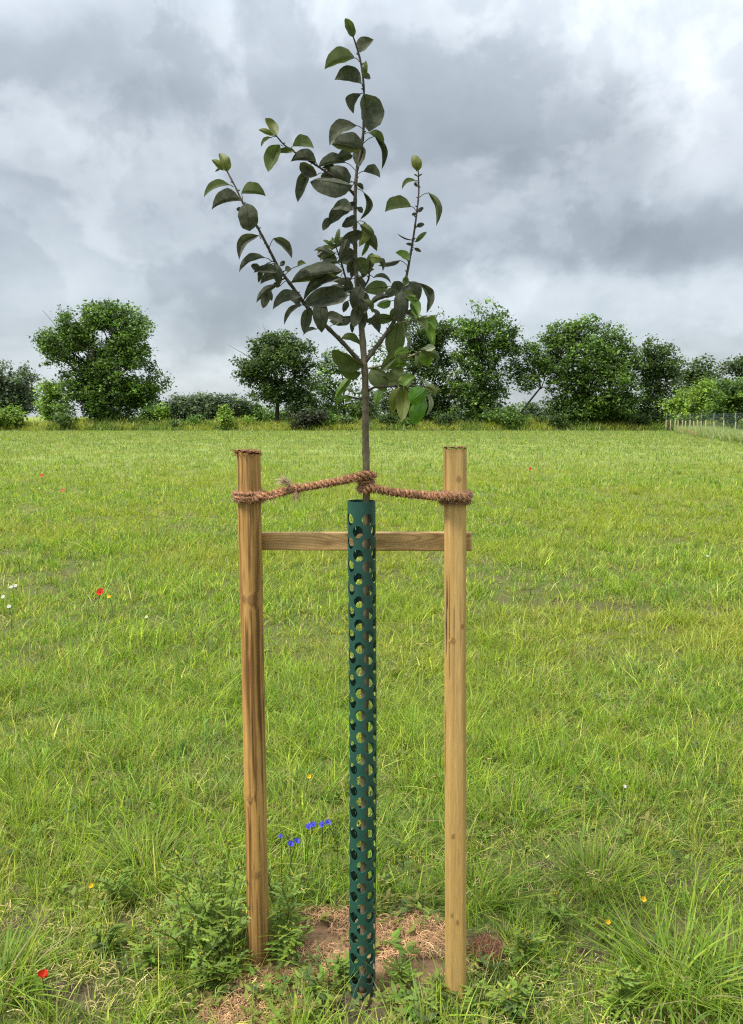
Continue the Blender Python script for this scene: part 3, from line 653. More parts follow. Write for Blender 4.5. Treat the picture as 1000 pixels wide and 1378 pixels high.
LV = [ # base, tip, bow, left and right half widths (photo px), colour, branch, extras
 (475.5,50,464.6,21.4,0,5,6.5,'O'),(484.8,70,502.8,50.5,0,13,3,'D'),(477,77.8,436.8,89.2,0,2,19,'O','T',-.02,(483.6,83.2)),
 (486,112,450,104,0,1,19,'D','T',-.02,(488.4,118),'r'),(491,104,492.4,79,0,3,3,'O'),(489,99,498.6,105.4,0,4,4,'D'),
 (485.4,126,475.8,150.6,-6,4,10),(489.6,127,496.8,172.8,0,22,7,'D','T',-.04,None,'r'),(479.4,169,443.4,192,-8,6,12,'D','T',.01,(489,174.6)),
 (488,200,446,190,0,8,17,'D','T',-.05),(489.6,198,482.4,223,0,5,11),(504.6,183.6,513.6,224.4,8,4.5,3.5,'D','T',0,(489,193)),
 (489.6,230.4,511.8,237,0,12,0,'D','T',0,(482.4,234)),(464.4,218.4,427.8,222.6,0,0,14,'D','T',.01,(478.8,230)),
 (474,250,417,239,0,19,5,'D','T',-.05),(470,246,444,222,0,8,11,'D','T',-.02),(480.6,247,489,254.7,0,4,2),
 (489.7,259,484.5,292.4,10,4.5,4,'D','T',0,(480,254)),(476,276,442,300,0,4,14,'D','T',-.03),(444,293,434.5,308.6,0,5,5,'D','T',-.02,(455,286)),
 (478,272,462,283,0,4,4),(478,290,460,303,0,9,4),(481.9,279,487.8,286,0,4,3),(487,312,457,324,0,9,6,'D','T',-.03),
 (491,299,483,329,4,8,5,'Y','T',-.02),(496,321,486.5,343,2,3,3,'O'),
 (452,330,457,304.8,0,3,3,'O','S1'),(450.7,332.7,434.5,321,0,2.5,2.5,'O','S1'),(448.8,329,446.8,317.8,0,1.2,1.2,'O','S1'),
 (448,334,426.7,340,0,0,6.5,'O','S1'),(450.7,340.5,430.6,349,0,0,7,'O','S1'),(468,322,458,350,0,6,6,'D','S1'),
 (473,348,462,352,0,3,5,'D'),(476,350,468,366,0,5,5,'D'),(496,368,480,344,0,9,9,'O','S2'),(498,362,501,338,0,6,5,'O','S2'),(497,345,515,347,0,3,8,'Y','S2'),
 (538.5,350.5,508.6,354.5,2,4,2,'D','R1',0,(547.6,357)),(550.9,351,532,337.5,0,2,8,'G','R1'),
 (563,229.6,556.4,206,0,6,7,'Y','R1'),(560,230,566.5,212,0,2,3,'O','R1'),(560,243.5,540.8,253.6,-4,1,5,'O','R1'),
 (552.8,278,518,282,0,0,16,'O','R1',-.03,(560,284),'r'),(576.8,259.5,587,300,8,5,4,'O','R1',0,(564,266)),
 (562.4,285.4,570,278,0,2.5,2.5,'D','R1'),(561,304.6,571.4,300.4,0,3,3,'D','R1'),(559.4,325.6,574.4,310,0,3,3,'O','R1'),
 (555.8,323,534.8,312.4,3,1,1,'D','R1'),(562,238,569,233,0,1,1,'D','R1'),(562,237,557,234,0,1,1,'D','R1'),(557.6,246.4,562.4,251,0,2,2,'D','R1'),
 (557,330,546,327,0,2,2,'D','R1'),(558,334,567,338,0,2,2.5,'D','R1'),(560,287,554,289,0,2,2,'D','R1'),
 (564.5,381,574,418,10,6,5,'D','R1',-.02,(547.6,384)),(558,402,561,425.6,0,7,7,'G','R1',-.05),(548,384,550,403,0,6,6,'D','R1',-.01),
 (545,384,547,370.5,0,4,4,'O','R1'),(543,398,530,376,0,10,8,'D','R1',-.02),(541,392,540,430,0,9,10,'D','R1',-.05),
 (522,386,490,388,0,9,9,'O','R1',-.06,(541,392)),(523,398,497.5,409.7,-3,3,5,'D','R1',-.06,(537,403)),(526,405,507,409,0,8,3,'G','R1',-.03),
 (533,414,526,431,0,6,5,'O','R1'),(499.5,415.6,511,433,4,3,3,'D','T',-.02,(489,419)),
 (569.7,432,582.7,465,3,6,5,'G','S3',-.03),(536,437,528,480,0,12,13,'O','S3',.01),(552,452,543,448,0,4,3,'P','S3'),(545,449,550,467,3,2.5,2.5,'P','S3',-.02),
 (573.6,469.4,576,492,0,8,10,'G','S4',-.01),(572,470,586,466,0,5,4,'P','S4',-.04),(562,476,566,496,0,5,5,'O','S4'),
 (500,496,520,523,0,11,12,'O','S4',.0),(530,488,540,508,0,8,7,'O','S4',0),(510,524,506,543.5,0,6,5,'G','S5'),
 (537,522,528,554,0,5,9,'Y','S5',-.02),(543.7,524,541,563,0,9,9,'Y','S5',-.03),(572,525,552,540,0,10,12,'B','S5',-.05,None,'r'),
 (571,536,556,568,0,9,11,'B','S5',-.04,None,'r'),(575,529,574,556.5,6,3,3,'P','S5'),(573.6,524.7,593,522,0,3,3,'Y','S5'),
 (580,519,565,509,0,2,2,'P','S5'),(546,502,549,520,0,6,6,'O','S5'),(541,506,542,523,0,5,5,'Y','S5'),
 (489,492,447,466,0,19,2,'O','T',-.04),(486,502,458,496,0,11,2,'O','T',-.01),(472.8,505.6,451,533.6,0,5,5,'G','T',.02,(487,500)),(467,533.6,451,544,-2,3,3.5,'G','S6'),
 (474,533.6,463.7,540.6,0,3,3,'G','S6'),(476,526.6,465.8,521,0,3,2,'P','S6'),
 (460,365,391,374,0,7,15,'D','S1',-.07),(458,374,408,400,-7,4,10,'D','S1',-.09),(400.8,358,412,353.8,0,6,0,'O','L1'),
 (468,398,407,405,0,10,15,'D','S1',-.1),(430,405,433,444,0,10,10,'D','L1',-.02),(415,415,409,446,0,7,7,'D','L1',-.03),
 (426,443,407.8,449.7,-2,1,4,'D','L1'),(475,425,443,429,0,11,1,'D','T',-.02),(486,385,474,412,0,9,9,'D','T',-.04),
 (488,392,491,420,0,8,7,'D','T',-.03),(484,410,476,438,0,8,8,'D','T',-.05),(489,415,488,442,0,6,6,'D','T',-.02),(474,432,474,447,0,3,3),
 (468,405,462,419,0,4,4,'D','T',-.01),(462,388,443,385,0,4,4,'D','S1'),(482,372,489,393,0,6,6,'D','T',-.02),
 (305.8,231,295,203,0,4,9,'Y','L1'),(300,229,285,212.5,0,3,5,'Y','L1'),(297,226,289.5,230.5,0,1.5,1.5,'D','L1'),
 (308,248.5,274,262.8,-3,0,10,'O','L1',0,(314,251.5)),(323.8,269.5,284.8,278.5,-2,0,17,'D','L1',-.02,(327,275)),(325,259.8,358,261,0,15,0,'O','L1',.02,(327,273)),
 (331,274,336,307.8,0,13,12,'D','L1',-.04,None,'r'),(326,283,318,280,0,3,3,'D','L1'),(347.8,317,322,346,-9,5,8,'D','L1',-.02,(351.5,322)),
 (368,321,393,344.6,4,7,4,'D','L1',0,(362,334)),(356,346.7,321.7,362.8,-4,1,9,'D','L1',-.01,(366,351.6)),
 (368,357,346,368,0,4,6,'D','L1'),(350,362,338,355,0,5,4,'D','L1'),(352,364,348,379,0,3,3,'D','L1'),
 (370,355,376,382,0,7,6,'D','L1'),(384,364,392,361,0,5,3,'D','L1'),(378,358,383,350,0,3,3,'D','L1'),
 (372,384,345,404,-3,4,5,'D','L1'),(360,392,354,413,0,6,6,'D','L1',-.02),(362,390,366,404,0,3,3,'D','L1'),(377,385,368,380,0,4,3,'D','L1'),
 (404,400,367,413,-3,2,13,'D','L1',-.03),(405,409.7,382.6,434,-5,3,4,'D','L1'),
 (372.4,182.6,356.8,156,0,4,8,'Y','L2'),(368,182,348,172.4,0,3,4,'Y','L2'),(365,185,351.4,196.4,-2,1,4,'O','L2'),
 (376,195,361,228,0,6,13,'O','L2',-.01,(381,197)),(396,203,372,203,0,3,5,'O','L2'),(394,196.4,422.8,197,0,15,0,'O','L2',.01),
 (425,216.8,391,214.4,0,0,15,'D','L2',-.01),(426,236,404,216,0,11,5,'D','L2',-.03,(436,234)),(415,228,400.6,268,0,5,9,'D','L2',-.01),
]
for row in LV: leaf(*row)
def extra_leaves():
    rr = random.Random(23)
    for key, n, t0, t1, kinds in (('T', 12, .48, .64, 'DDDO'), ('T', 3, .66, .80, 'DDO'), ('L1', 7, .10, .46, 'DDDO'), ('R1', 8, .12, .50, 'DDOOG'), ('S1', 6, .1, .9, 'DDO'), ('S3', 4, .1, .8, 'OOG'), ('S4', 6, .2, .9, 'OOG'), ('S5', 5, .2, .9, 'OOG'), ('L2', 3, .1, .5, 'DD'), ('S2', 2, .2, .9, 'DO')):
        pts = BR[key][0]
        for i in range(n):
            f = (t0+(t1-t0)*(i+rr.random())/n)*(len(pts)-1); k = min(int(f), len(pts)-2); g = f-k
            sx = pts[k][0]*(1-g)+pts[k+1][0]*g; sy = pts[k][1]*(1-g)+pts[k+1][1]*g
            side = rr.choice((-1, 1)); a = rr.uniform(-.75, 1.15); L = rr.uniform(18, 32)
            bx = sx+side*rr.uniform(3, 10); by = sy+rr.uniform(-6, 3); tx = bx+side*math.cos(a)*L; ty = by+math.sin(a)*L
            wa, wb = rr.uniform(5, 9), rr.uniform(0, 7)
            if side > 0: wl, wr = wa, wb           # the broader half is the upper one
            else: wl, wr = wb, wa
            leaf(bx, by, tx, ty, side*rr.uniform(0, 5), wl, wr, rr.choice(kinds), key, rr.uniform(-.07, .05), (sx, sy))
extra_leaves()

# ------------------------------------------------------------------ coir rope ties
ROPE_A = np.array([.42, .21, .108]); ROPE_B = np.array([.50, .31, .20])
def strand_path(P, specs):
    """P: fine centre line; specs: (offset radius, pitch, phase) helices laid one on the other"""
    P = [Vector(p) for p in P]; n = len(P); out = []
    s = 0.0; u = None
    for i in range(n):
        t = (P[min(i+1, n-1)]-P[max(i-1, 0)]).normalized()
        if u is None: a = Vector((0, 0, 1)) if abs(t.z) < .9 else Vector((1, 0, 0)); u = t.cross(a).normalized()
        u = (u-t*u.dot(t)).normalized(); w = t.cross(u)
        if i: s += (P[i]-P[i-1]).length
        q = P[i].copy()
        for (ro, pi_, ph) in specs:
            a = 6.28318*s/pi_+ph; q += (u*math.cos(a)+w*math.sin(a))*ro
        out.append(q)
    return out
def resample(P, step):
    P = [Vector(p) for p in P]; d = [0]
    for i in range(1, len(P)): d.append(d[-1]+(P[i]-P[i-1]).length)
    n = max(3, int(d[-1]/step)); A = np.array([tuple(p) for p in P]); s = np.linspace(0, d[-1], n)
    return [Vector((np.interp(v, d, A[:, 0]), np.interp(v, d, A[:, 1]), np.interp(v, d, A[:, 2]))) for v in s]
def cord(b, P, r, two=True, pitch=.026, fuzz=1.0, tone=ROPE_A, rfun=None):
    P = resample(smooth_path(P, 8), .0016)
    mains = [(r*.52, pitch, 0), (r*.52, pitch, math.pi)] if two else [(0, 1, 0)]
    rs = r*.50 if two else r*.62
    for mi in mains:
        for k in range(3):
            S = strand_path(P, [mi, (rs*.52, pitch*.62, k*2.094+mi[2])])
            b.tube(S, [rs*.56*(1+.25*(random.random()-.5)) for _ in S], 6)
            kk = len(S); c = np.repeat(np.array([tone*random.uniform(.42, 1.4) for _ in range(kk)]), 6, axis=0); b.C[-1] = np.concatenate([c, c[:2]])
    for i in range(int(len(P)*4.5*fuzz)):
        p = random.choice(P); d = Vector((random.gauss(0, 1), random.gauss(0, 1), random.gauss(.15, 1))).normalized(); q = p+d*r*.85
        e = (d+Vector((random.gauss(0, .8), random.gauss(0, .8), random.gauss(0, .8)))).normalized(); ln = random.uniform(.003, .009)
        b.tube([q, q+e*ln*.6, q+e*ln+Vector((0, 0, -.001))], [.00055, .00045, .00015], 3, ROPE_B*random.uniform(.6, 1.3), cap=False)
def loop(cx, cy, z, rad, turns, rise, a0=0., n=40, sq=1.0):
    return [Vector((cx+math.cos(a0+6.28318*turns*i/n)*rad, cy+math.sin(a0+6.28318*turns*i/n)*rad*sq, z+rise*i/n)) for i in range(n+1)]
def post_xy(top, base, z): f = (z-base.z)/(top.z-base.z); return base.x+(top.x-base.x)*f, base.y+(top.y-base.y)*f
def fray(b, p, d, n, ln, spread, tone):
    for i in range(n):
        e = (d+Vector((random.gauss(0, spread), random.gauss(0, spread), random.gauss(0, spread)))).normalized(); l2 = ln*random.uniform(.5, 1.1)
        q = p+Vector((random.gauss(0, .003), random.gauss(0, .003), random.gauss(0, .003)))
        b.tube([q, q+e*l2*.5, q+e*l2+Vector((random.gauss(0, .003), 0, -.25*l2*random.random()))], [.0007, .0006, .00015], 3, tone*random.uniform(.7, 1.25), cap=False)
def ties():
    # left tie
    zl = at(336, 671, LP_Y-.03).z; lx, ly = post_xy(lp_top, lp_base, zl)
    t = empty('rope_tie', (lx, ly, zl)); tag(t, 'brown coir rope tie with a frayed knot, from the frayed-top post to the trunk', 'rope')
    b = MB()
    for q, dz in enumerate((-.0085, .0015, .0105)):
        cord(b, loop(lx, ly, zl+dz+.002, .0355+.0015*(q == 1), 1.02, random.uniform(-.004, .004), .4+q), .0068, False, .02, .8)
    b.build('post_loop', MAT['rope'], t)
    trx, trz = at(493, 640, TY).x, at(493, 641, TY).z
    P = [at(343, 671, LP_Y-.036), at(354, 668.5, LP_Y-.030), at(370, 664, LP_Y-.024), at(385, 660, LP_Y-.035), at(404, 656.5, 1.905), at(430, 652, 1.885), at(460, 646.5, 1.86), at(480, 641.5, TY-.022), at(495, 639, TY-.019), at(503, 640, TY-.008)]
    b = MB(); cord(b, P, .0105, True, .030, 1.6); b.build('twisted_span', MAT['rope'], t)
    b = MB()
    P2 = [at(356, 671, LP_Y-.034), at(372, 668, LP_Y-.038), at(390, 661, LP_Y-.045), at(402, 653, LP_Y-.04)]
    cord(b, P2, .006, False, .02, 1.0)
    k = at(394, 657, LP_Y-.045)
    cord(b, loop(k.x, k.y, k.z-.004, .0095, 1.3, .010, 0, 24), .0058, False, .02, 1.5); b.build('knot', MAT['rope'], t)
    b = MB()
    fray(b, at(388, 650, LP_Y-.05), Vector((-.85, -.2, .45)), 70, .032, .28, np.array([.58, .43, .29]))
    fray(b, at(398, 660, LP_Y-.05), Vector((.15, -.2, -1)), 40, .026, .25, np.array([.50, .33, .21])); b.build('frayed_end', MAT['rope'], t, smooth=False)
    b = MB(); cord(b, loop(trx, TY, trz-.002, .0165, 1.05, .006, 2.2, 30), .0066, False, .02, 1.2); cord(b, loop(trx, TY, trz-.010, .0165, 1.0, -.004, 1.0, 30), .0066, False, .02, 1.2); b.build('trunk_loop', MAT['rope'], t)
    # right tie
    zr = at(612, 670, RP_Y-.03).z; rx, ry = post_xy(rp_top, rp_base, zr)
    t = empty('rope_tie', (rx, ry, zr)); tag(t, 'reddish brown coir rope tie from the trunk to the pale flat-faced post', 'rope')
    b = MB()
    for q, dz in enumerate((-.012, -.002, .008)):
        cord(b, loop(rx, ry, zr+dz, .0325+.002*(q == 1), 1.03, random.uniform(-.006, .006), .9+q, sq=.93), .0068, False, .018, 1.4, ROPE_A*.78)
    b.build('post_loop', MAT['rope'], t)
    P = [at(491, 659, TY-.018), at(503, 657, TY-.022), at(520, 661, TY-.018), at(545, 664, TY-.022), at(570, 666.5, TY-.03), at(594, 667.5, RP_Y-.03), at(612, 668, RP_Y-.036), at(622, 669, RP_Y-.036), at(628, 672, RP_Y-.03)]
    b = MB(); cord(b, P, .0105, True, .021, 2.0, ROPE_A*.85); b.build('twisted_span', MAT['rope'], t)
    b = MB(); z2 = at(493, 657, TY).z
    cord(b, loop(trx, TY, z2+.004, .0165, 1.05, -.008, 2.2, 30), .0068, False, .018, 1.4, ROPE_A*.8); cord(b, loop(trx, TY, z2-.006, .0168, 1.0, .005, .5, 30), .0066, False, .018, 1.4, ROPE_A*.8); b.build('trunk_loop', MAT['rope'], t)
    b = MB(); fray(b, at(629, 664, RP_Y-.02), Vector((.8, -.3, .5)), 40, .014, .4, np.array([.50, .33, .21])); cord(b, [at(618, 676, RP_Y-.034), at(627, 668, RP_Y-.034), at(632, 664, RP_Y-.022), at(629, 674, RP_Y-.03)], .0065, False, .018, 1.5, ROPE_A*.9); b.build('knot', MAT['rope'], t)
ties()

# ------------------------------------------------------------------ coir mulch on the ground
def fibres(n, P, seed, z0, lz, tone, spread=1.0, curl=.9, thin=1.0):
    r = np.random.default_rng(seed); i = r.integers(0, len(P), n); P = np.array(P)[i]
    a = r.random(n)*6.283; q = np.sqrt(r.random(n))*spread*1.15
    u = np.cos(a)*q*P[:, 2]; v = np.sin(a)*q*P[:, 3]; x = P[:, 0]+u*np.cos(P[:, 4])-v*np.sin(P[:, 4]); y = P[:, 1]+u*np.sin(P[:, 4])+v*np.cos(P[:, 4])
    kp = (fbm(x*14, y*14, 77, 3) > .40) & (((x-TUBE_XY[0])**2+(y-TUBE_XY[1])**2) > .036**2); x = x[kp]; y = y[kp]; n = len(x)
    L = r.uniform(.012, .040, n); az = r.random(n)*6.283; kk = r.normal(0, curl, n); zz = hfun(x, y)+z0+np.abs(r.normal(0, lz, n)); w = r.uniform(.0006, .0015, n)*thin
    V = []; C = []; c = tone*r.lognormal(0, .28, n)[:, None]; dz = r.normal(0, .12, n)
    for s in range(4):
        t = s/3; aa = az+kk*t; cx = x+np.cos(aa)*L*(t-.5); cy = y+np.sin(aa)*L*(t-.5); zq = zz+L*dz*(t-.5)+.003*math.sin(math.pi*t)
        sx = -np.sin(aa)*w; sy = np.cos(aa)*w; V += [np.stack([cx+sx, cy+sy, zq], 1), np.stack([cx-sx, cy-sy, zq+.0005], 1)]; C += [c, c]
    V = np.stack(V, 1).reshape(-1, 3); C = np.stack(C, 1).reshape(-1, 3); b0 = (np.arange(n)*8)[:, None]
    Q = np.concatenate([b0+np.array([[2*s, 2*s+1, 2*s+3, 2*s+2]]) for s in range(3)]); return V, Q, C
V, Q, C = fibres(11000, COIR, 301, .003, .005, np.array([.38, .225, .118]), 1.0, .6, .6)
tag(link('coir_mulch', np_mesh('coir_mulch', V, None, Q, C), MAT['fibre']), 'reddish brown coir fibre matting spread round the foot of the tube', 'mulch', kind='stuff')
LITTER = [patch(200, 1310, .22, .10), patch(130, 1345, .18, .08), patch(760, 1320, .20, .12), (0.0, 2.2, .9, .7, 0), (-.6, 2.9, .8, .8, 0), (.9, 2.8, .8, .8, 0), patch(720, 1170, .22, .10), patch(640, 1350, .12, .10), patch(660, 1060, .25, .12), patch(150, 1240, .20, .06)]
V, Q, C = fibres(5200, LITTER, 311, .006, .014, np.array([.34, .29, .12]), 1.6, .25, .75)
tag(link('straw_litter', np_mesh('straw_litter', V, None, Q, C), MAT['fibre']), 'dry yellow straw litter lying between the grass near the stakes', 'straw', kind='stuff')
def clump():
    x, y = gp(657, 1292); b = MB(); rr = .058
    V = []; n, m = 14, 20
    for i in range(n+1):
        ph = math.pi/2*i/n
        for k in range(m):
            th = 6.283*k/m; q = rr*(1+.22*(random.random()-.5)); V.append((x+math.cos(th)*math.cos(ph)*q*.95, y+math.sin(th)*math.cos(ph)*q*.8, float(hfun(x, y))-.004+math.sin(ph)*q*.95))
    Qd = [(i*m+k, i*m+(k+1) % m, (i+1)*m+(k+1) % m, (i+1)*m+k) for i in range(n) for k in range(m)]
    b.add(V, (), Qd, np.array([.13, .062, .036]))
    o = b.build('coir_clump', MAT['fibre']); tag(o, 'matted clump of reddish coir fibre beside the pale post foot', 'fibre clump')
    b = MB()
    for i in range(900):
        th = random.random()*6.283; ph = math.asin(random.random()); d = Vector((math.cos(th)*math.cos(ph)*.95, math.sin(th)*math.cos(ph)*.8, math.sin(ph)*.95)); p = Vector((x, y, float(hfun(x, y))))+d*rr*.97
        e = (Vector((random.gauss(0, 1), random.gauss(0, 1), random.gauss(-.5, .9)))+d*.55).normalized(); ln = random.uniform(.010, .035)
        b.tube([p, p+e*ln*.5+d*.003, p+e*ln], [.0007, .0006, .0002], 3, np.array([.27, .135, .08])*random.uniform(.45, 1.5), cap=False)
    b.build('loose_fibres', MAT['fibre'], o, smooth=False)
clump()

# ------------------------------------------------------------------ tussocks, weeds and flowers
def tussock(px, py, n, h, spread, lean, pal, label, w=.004):
    n = int(n*.6); h *= .70; w *= 1.35; spread *= 1.15
    x, y = gp(px, py); r = np.random.default_rng(int(px*7+py)); a = r.random(n)*6.283; q = np.sqrt(r.random(n))*spread
    bx = x+np.cos(a)*q; by = y+np.sin(a)*q; hh = h*r.lognormal(0, .25, n)
    c = np.array(pal)[r.integers(0, len(pal), n)]*r.lognormal(0, .15, n)[:, None]; dead = r.random(n) < .06; c[dead] = [.34, .29, .15]
    V, T, Q, C = blades(np.stack([bx, by, hfun(bx, by)-.006], 1), hh, w*r.lognormal(0, .25, n), a+r.normal(0, .5, n), np.abs(r.normal(lean, .25, n)), np.abs(r.normal(.6, .35, n)), c, c*1.08, 5)
    o = link('grass_tussock', np_mesh('grass_tussock', V, T, Q, C), MAT['grass']); tag(o, label, 'grass tussock'); return o
G1 = [[.215, .325, .034], [.165, .275, .030], [.275, .345, .045], [.15, .25, .050]]
tussock(905, 1330, 420, .20, .10, .45, G1, 'long bright grass tussock arching over, beside the bare soil and yellow buttercups', .0045)
tussock(985, 1345, 300, .18, .10, .45, G1, 'dense dark grass tussock next to the arching one', .004)
tussock(5, 1345, 260, .17, .07, .5, G1, 'bright long-bladed grass tussock beside the low red poppy', .0048)
tussock(800, 1195, 420, .17, .09, .35, G1, 'upright fine grass tussock behind the pair of buttercups', .0028)
tussock(690, 1120, 380, .19, .11, .35, G1, 'tall green grass tussock beyond the pale post', .003)
tussock(640, 1215, 260, .17, .07, .4, G1, 'long grass tussock close beside the pale post', .0034)
tussock(300, 1300, 200, .24, .10, .3, G1, 'fine tall grass growing up through the leafy weeds of the streaked post', .0026)
tussock(200, 1190, 380, .20, .10, .4, G1, 'tall grass tussock beyond the leafy weeds of the streaked post', .0034)
def weed(px, py, h, n, label, group, bend=(0, 0), yellow=True):
    h *= 1.2 if h > .12 else 1.0
    x, y = gp(px, py); z = float(hfun(x, y)); t = empty('weed_plant', (x, y, z)); tag(t, label, 'weed', group)
    r = np.random.default_rng(int(px*13+py*3)); st = MB(); bases = []; azs = []; Ls = []; tops = []
    for s in range(n):
        a = r.random()*6.283; l = (.12+.5*r.random())*h; hh = h*(.55+.5*r.random()); x0 = x+r.normal(0, .0008); y0 = y+r.normal(0, .0008)
        P = smooth_path([(x0, y0, z-.01), (x0+math.cos(a)*l*.3, y0+math.sin(a)*l*.3, z+hh*.5), (x0+math.cos(a)*l+bend[0], y0+math.sin(a)*l+bend[1], z+hh)], 6)
        st.tube(P, lerp_list([.0026, .0018, .0010], len(P)), 5, np.array([.25, .28, .10])*r.uniform(.8, 1.2)); tops.append(P[-1])
        for i in range(2, len(P)):
            for q in range(2):
                bases.append(tuple(P[i])); azs.append(r.random()*6.283); Ls.append(.043*(1.12-.5*i/len(P))*r.uniform(.6, 1.3))
        for q in range(3):
            p = P[-3+q]; e = Vector((r.normal(0, .6), r.normal(0, .6), 1)).normalized(); st.tube([p, p+e*.02], .0006, 4, np.array([.15, .17, .06])); tops.append(p+e*.02)
    st.build('stem', MAT['grass'], t)
    L = np.array(Ls); m = len(L); pal = np.array([[.19, .29, .045], [.25, .33, .055], [.20, .29, .075]]); c = pal[r.integers(0, 3, m)]*r.lognormal(0, .15, m)[:, None]
    V, T, Q, C = blades(np.array(bases), L*.75, L*.38, np.array(azs), .75+.3*r.random(m), .5+.4*r.random(m), c, c*1.1, 8, 'lobed')
    fo = link('foliage', np_mesh('foliage', V, T, Q, C), MAT['grass'], t); fo['kind'] = 'stuff'
    b = MB()
    for p in tops:
        yel = yellow and r.random() < .6
        b.tube([p-Vector((0, 0, .004)), p, p+Vector((0, 0, .004))], [.0014, .0026, .0018], 6, np.array([.20, .21, .06])); 
        b.tube([p+Vector((0, 0, .004)), p+Vector((0, 0, .0065))], [.0018, .0022], 6, np.array([.55, .42, .03]) if yel else np.array([.24, .24, .09]))
    bo = b.build('flower_buds', MAT['petal'], t); bo['kind'] = 'stuff'
WL = 'leafy lobed green weed with tiny yellow buds round the foot of the streaked post'
for (px, py, h, n) in [(262, 1262, .21, 3), (285, 1290, .24, 4), (305, 1300, .22, 4), (312, 1278, .25, 3), (300, 1262, .24, 3), (385, 1300, .11, 3), (382, 1285, .14, 3), (395, 1270, .15, 3), (275, 1318, .14, 3), (250, 1298, .15, 3), (372, 1255, .19, 2), (300, 1330, .11, 3)]:
    weed(px, py, h, n, WL, 'weeds round the streaked post')
for (px, py, h, n) in [(470, 1325, .07, 2), (540, 1330, .06, 2), (595, 1355, .06, 3), (640, 1362, .07, 3), (565, 1372, .05, 3)]:
    weed(px, py, h, n, 'small low lobed weed seedling in the coir near the tube foot', 'weed seedlings by the tube', yellow=False)
for (px, py, h, n) in [(165, 1225, .10, 3), (205, 1310, .08, 3), (150, 1290, .07, 3), (700, 1300, .08, 3), (690, 1365, .09, 3), (835, 1370, .10, 3), (745, 1250, .08, 3)]:
    weed(px, py, h, n, 'low spreading lobed weed standing in the open grass', 'weeds in the open grass')

def disc_flower(b, c, nrm, rad, npet, col, cup=.2, ragged=False, wide=1.2):
    nrm = Vector(nrm).normalized(); u = nrm.orthogonal().normalized(); w = nrm.cross(u)
    for k in range(npet):
        a = 6.283*k/npet+random.uniform(-.12, .12); e = u*math.cos(a)+w*math.sin(a); s = nrm.cross(e); hw = rad*math.pi/npet*wide; rl = rad*random.uniform(.85, 1.1)
        V = []
        for t, f in ((0.06, .25), (.45, .85), (.8, 1.0), (1.0, .55)):
            for q in (-1, -.4, .4, 1): V.append(c+e*rl*t*(1+(.10*random.uniform(-1, 1) if ragged and t > .7 else 0))+s*hw*f*q+nrm*rad*cup*(t*t*1.2+.25*abs(q)*t))
        b.add([tuple(v) for v in V], (), [(i*4+j, i*4+j+1, i*4+j+5, i*4+j+4) for i in range(3) for j in range(3)], np.array(col)*random.uniform(.85, 1.15))
def flower(name, cat, px, py, zh, rad, npet, col, cen, label, group=None, nrm=(0, -.75, .65), cup=.25, ragged=False, crad=.25, wide=1.2):
    p = on_ground(px, py, zh); g = Vector((p.x+random.uniform(-.03, .03), p.y+random.uniform(0, .04), 0)); g.z = float(hfun(g.x, g.y))
    t = empty(name, g); tag(t, label, cat, group)
    b = MB(); P = smooth_path([g-Vector((0, 0, .01)), (g+p)/2+Vector((random.uniform(-.015, .015), 0, 0)), p], 5); b.tube(P, .0011 + rad*.02, 5, np.array([.13, .18, .06])); b.build('stem', MAT['grass'], t)
    b = MB(); disc_flower(b, p, nrm, rad, npet, col, cup, ragged, wide); b.build('petals', MAT['petal'], t)
    if cen is not None:
        b = MB(); n = Vector(nrm).normalized(); b.tube([p-n*.001, p+n*rad*.18, p+n*rad*.28], [rad*crad, rad*crad*.9, rad*crad*.3], 8, cen); b.build('flower_centre', MAT['petal'], t)
RED = (.62, .035, .012)
flower('poppy', 'poppy', 57, 1315, .13, .011, 4, RED, None, 'small scarlet poppy low beside the bare soil', cup=.9, nrm=(.2, -.1, 1))
flower('poppy', 'poppy', 135, 797, .24, .024, 5, RED, (.02, .02, .02), 'scarlet poppy open in the grass beyond the streaked post', cup=.35)
flower('poppy', 'poppy', 714, 631, .34, .034, 5, RED, (.02, .02, .02), 'lone scarlet poppy far out in the open field toward the leaning tree', cup=.3)
flower('poppy', 'poppy', 57, 640, .33, .04, 5, (.55, .09, .04), None, 'faded orange-red poppy far out in the field below the bright bush', 'poppies far out below the bright bush')
flower('poppy', 'poppy', 85, 660, .30, .032, 5, (.50, .12, .06), None, 'faded orange-red poppy far out in the field below the bright bush', 'poppies far out below the bright bush')
for (px, py) in ((912, 577), (918, 579), (925, 577), (930, 581), (935, 584)):
    flower('poppy', 'poppy', px, py, .62, .06, 5, (.45, .12, .07), None, 'orange-red poppy among the tall pale weeds before the fence', 'poppies before the fence')
BLUE = (.075, .085, .62)
for (px, py, rd) in ((378, 1126, .008), (391, 1136, .011), (399, 1132, .010), (415, 1113, .010), (422, 1110, .011), (434, 1110, .011), (441, 1107, .010)):
    flower('cornflower', 'cornflower', px, py, .20, rd, 9, BLUE, (.05, .03, .25), 'blue cornflower on a thin stem between the streaked post and the tube', 'cornflowers by the tube', nrm=(random.uniform(-.4, .4), -.5, .75), cup=.45, ragged=True, crad=.3, wide=.6)
YEL = (.75, .50, .02)
for (px, py, rd) in ((818, 1241, .0065), (866, 1210, .007)):
    flower('buttercup', 'buttercup', px, py, .10, rd, 5, YEL, (.6, .4, .02), 'yellow buttercup by the bare soil next to the arching tussock', 'buttercups by the arching tussock', cup=.5)
flower('buttercup', 'buttercup', 123, 1192, .12, .007, 5, YEL, (.6, .4, .02), 'single yellow buttercup in the grass beyond the low poppy', cup=.5)
flower('buttercup', 'buttercup', 416, 1045, .14, .008, 5, YEL, (.6, .4, .02), 'single yellow buttercup beyond the blue cornflowers', cup=.5)
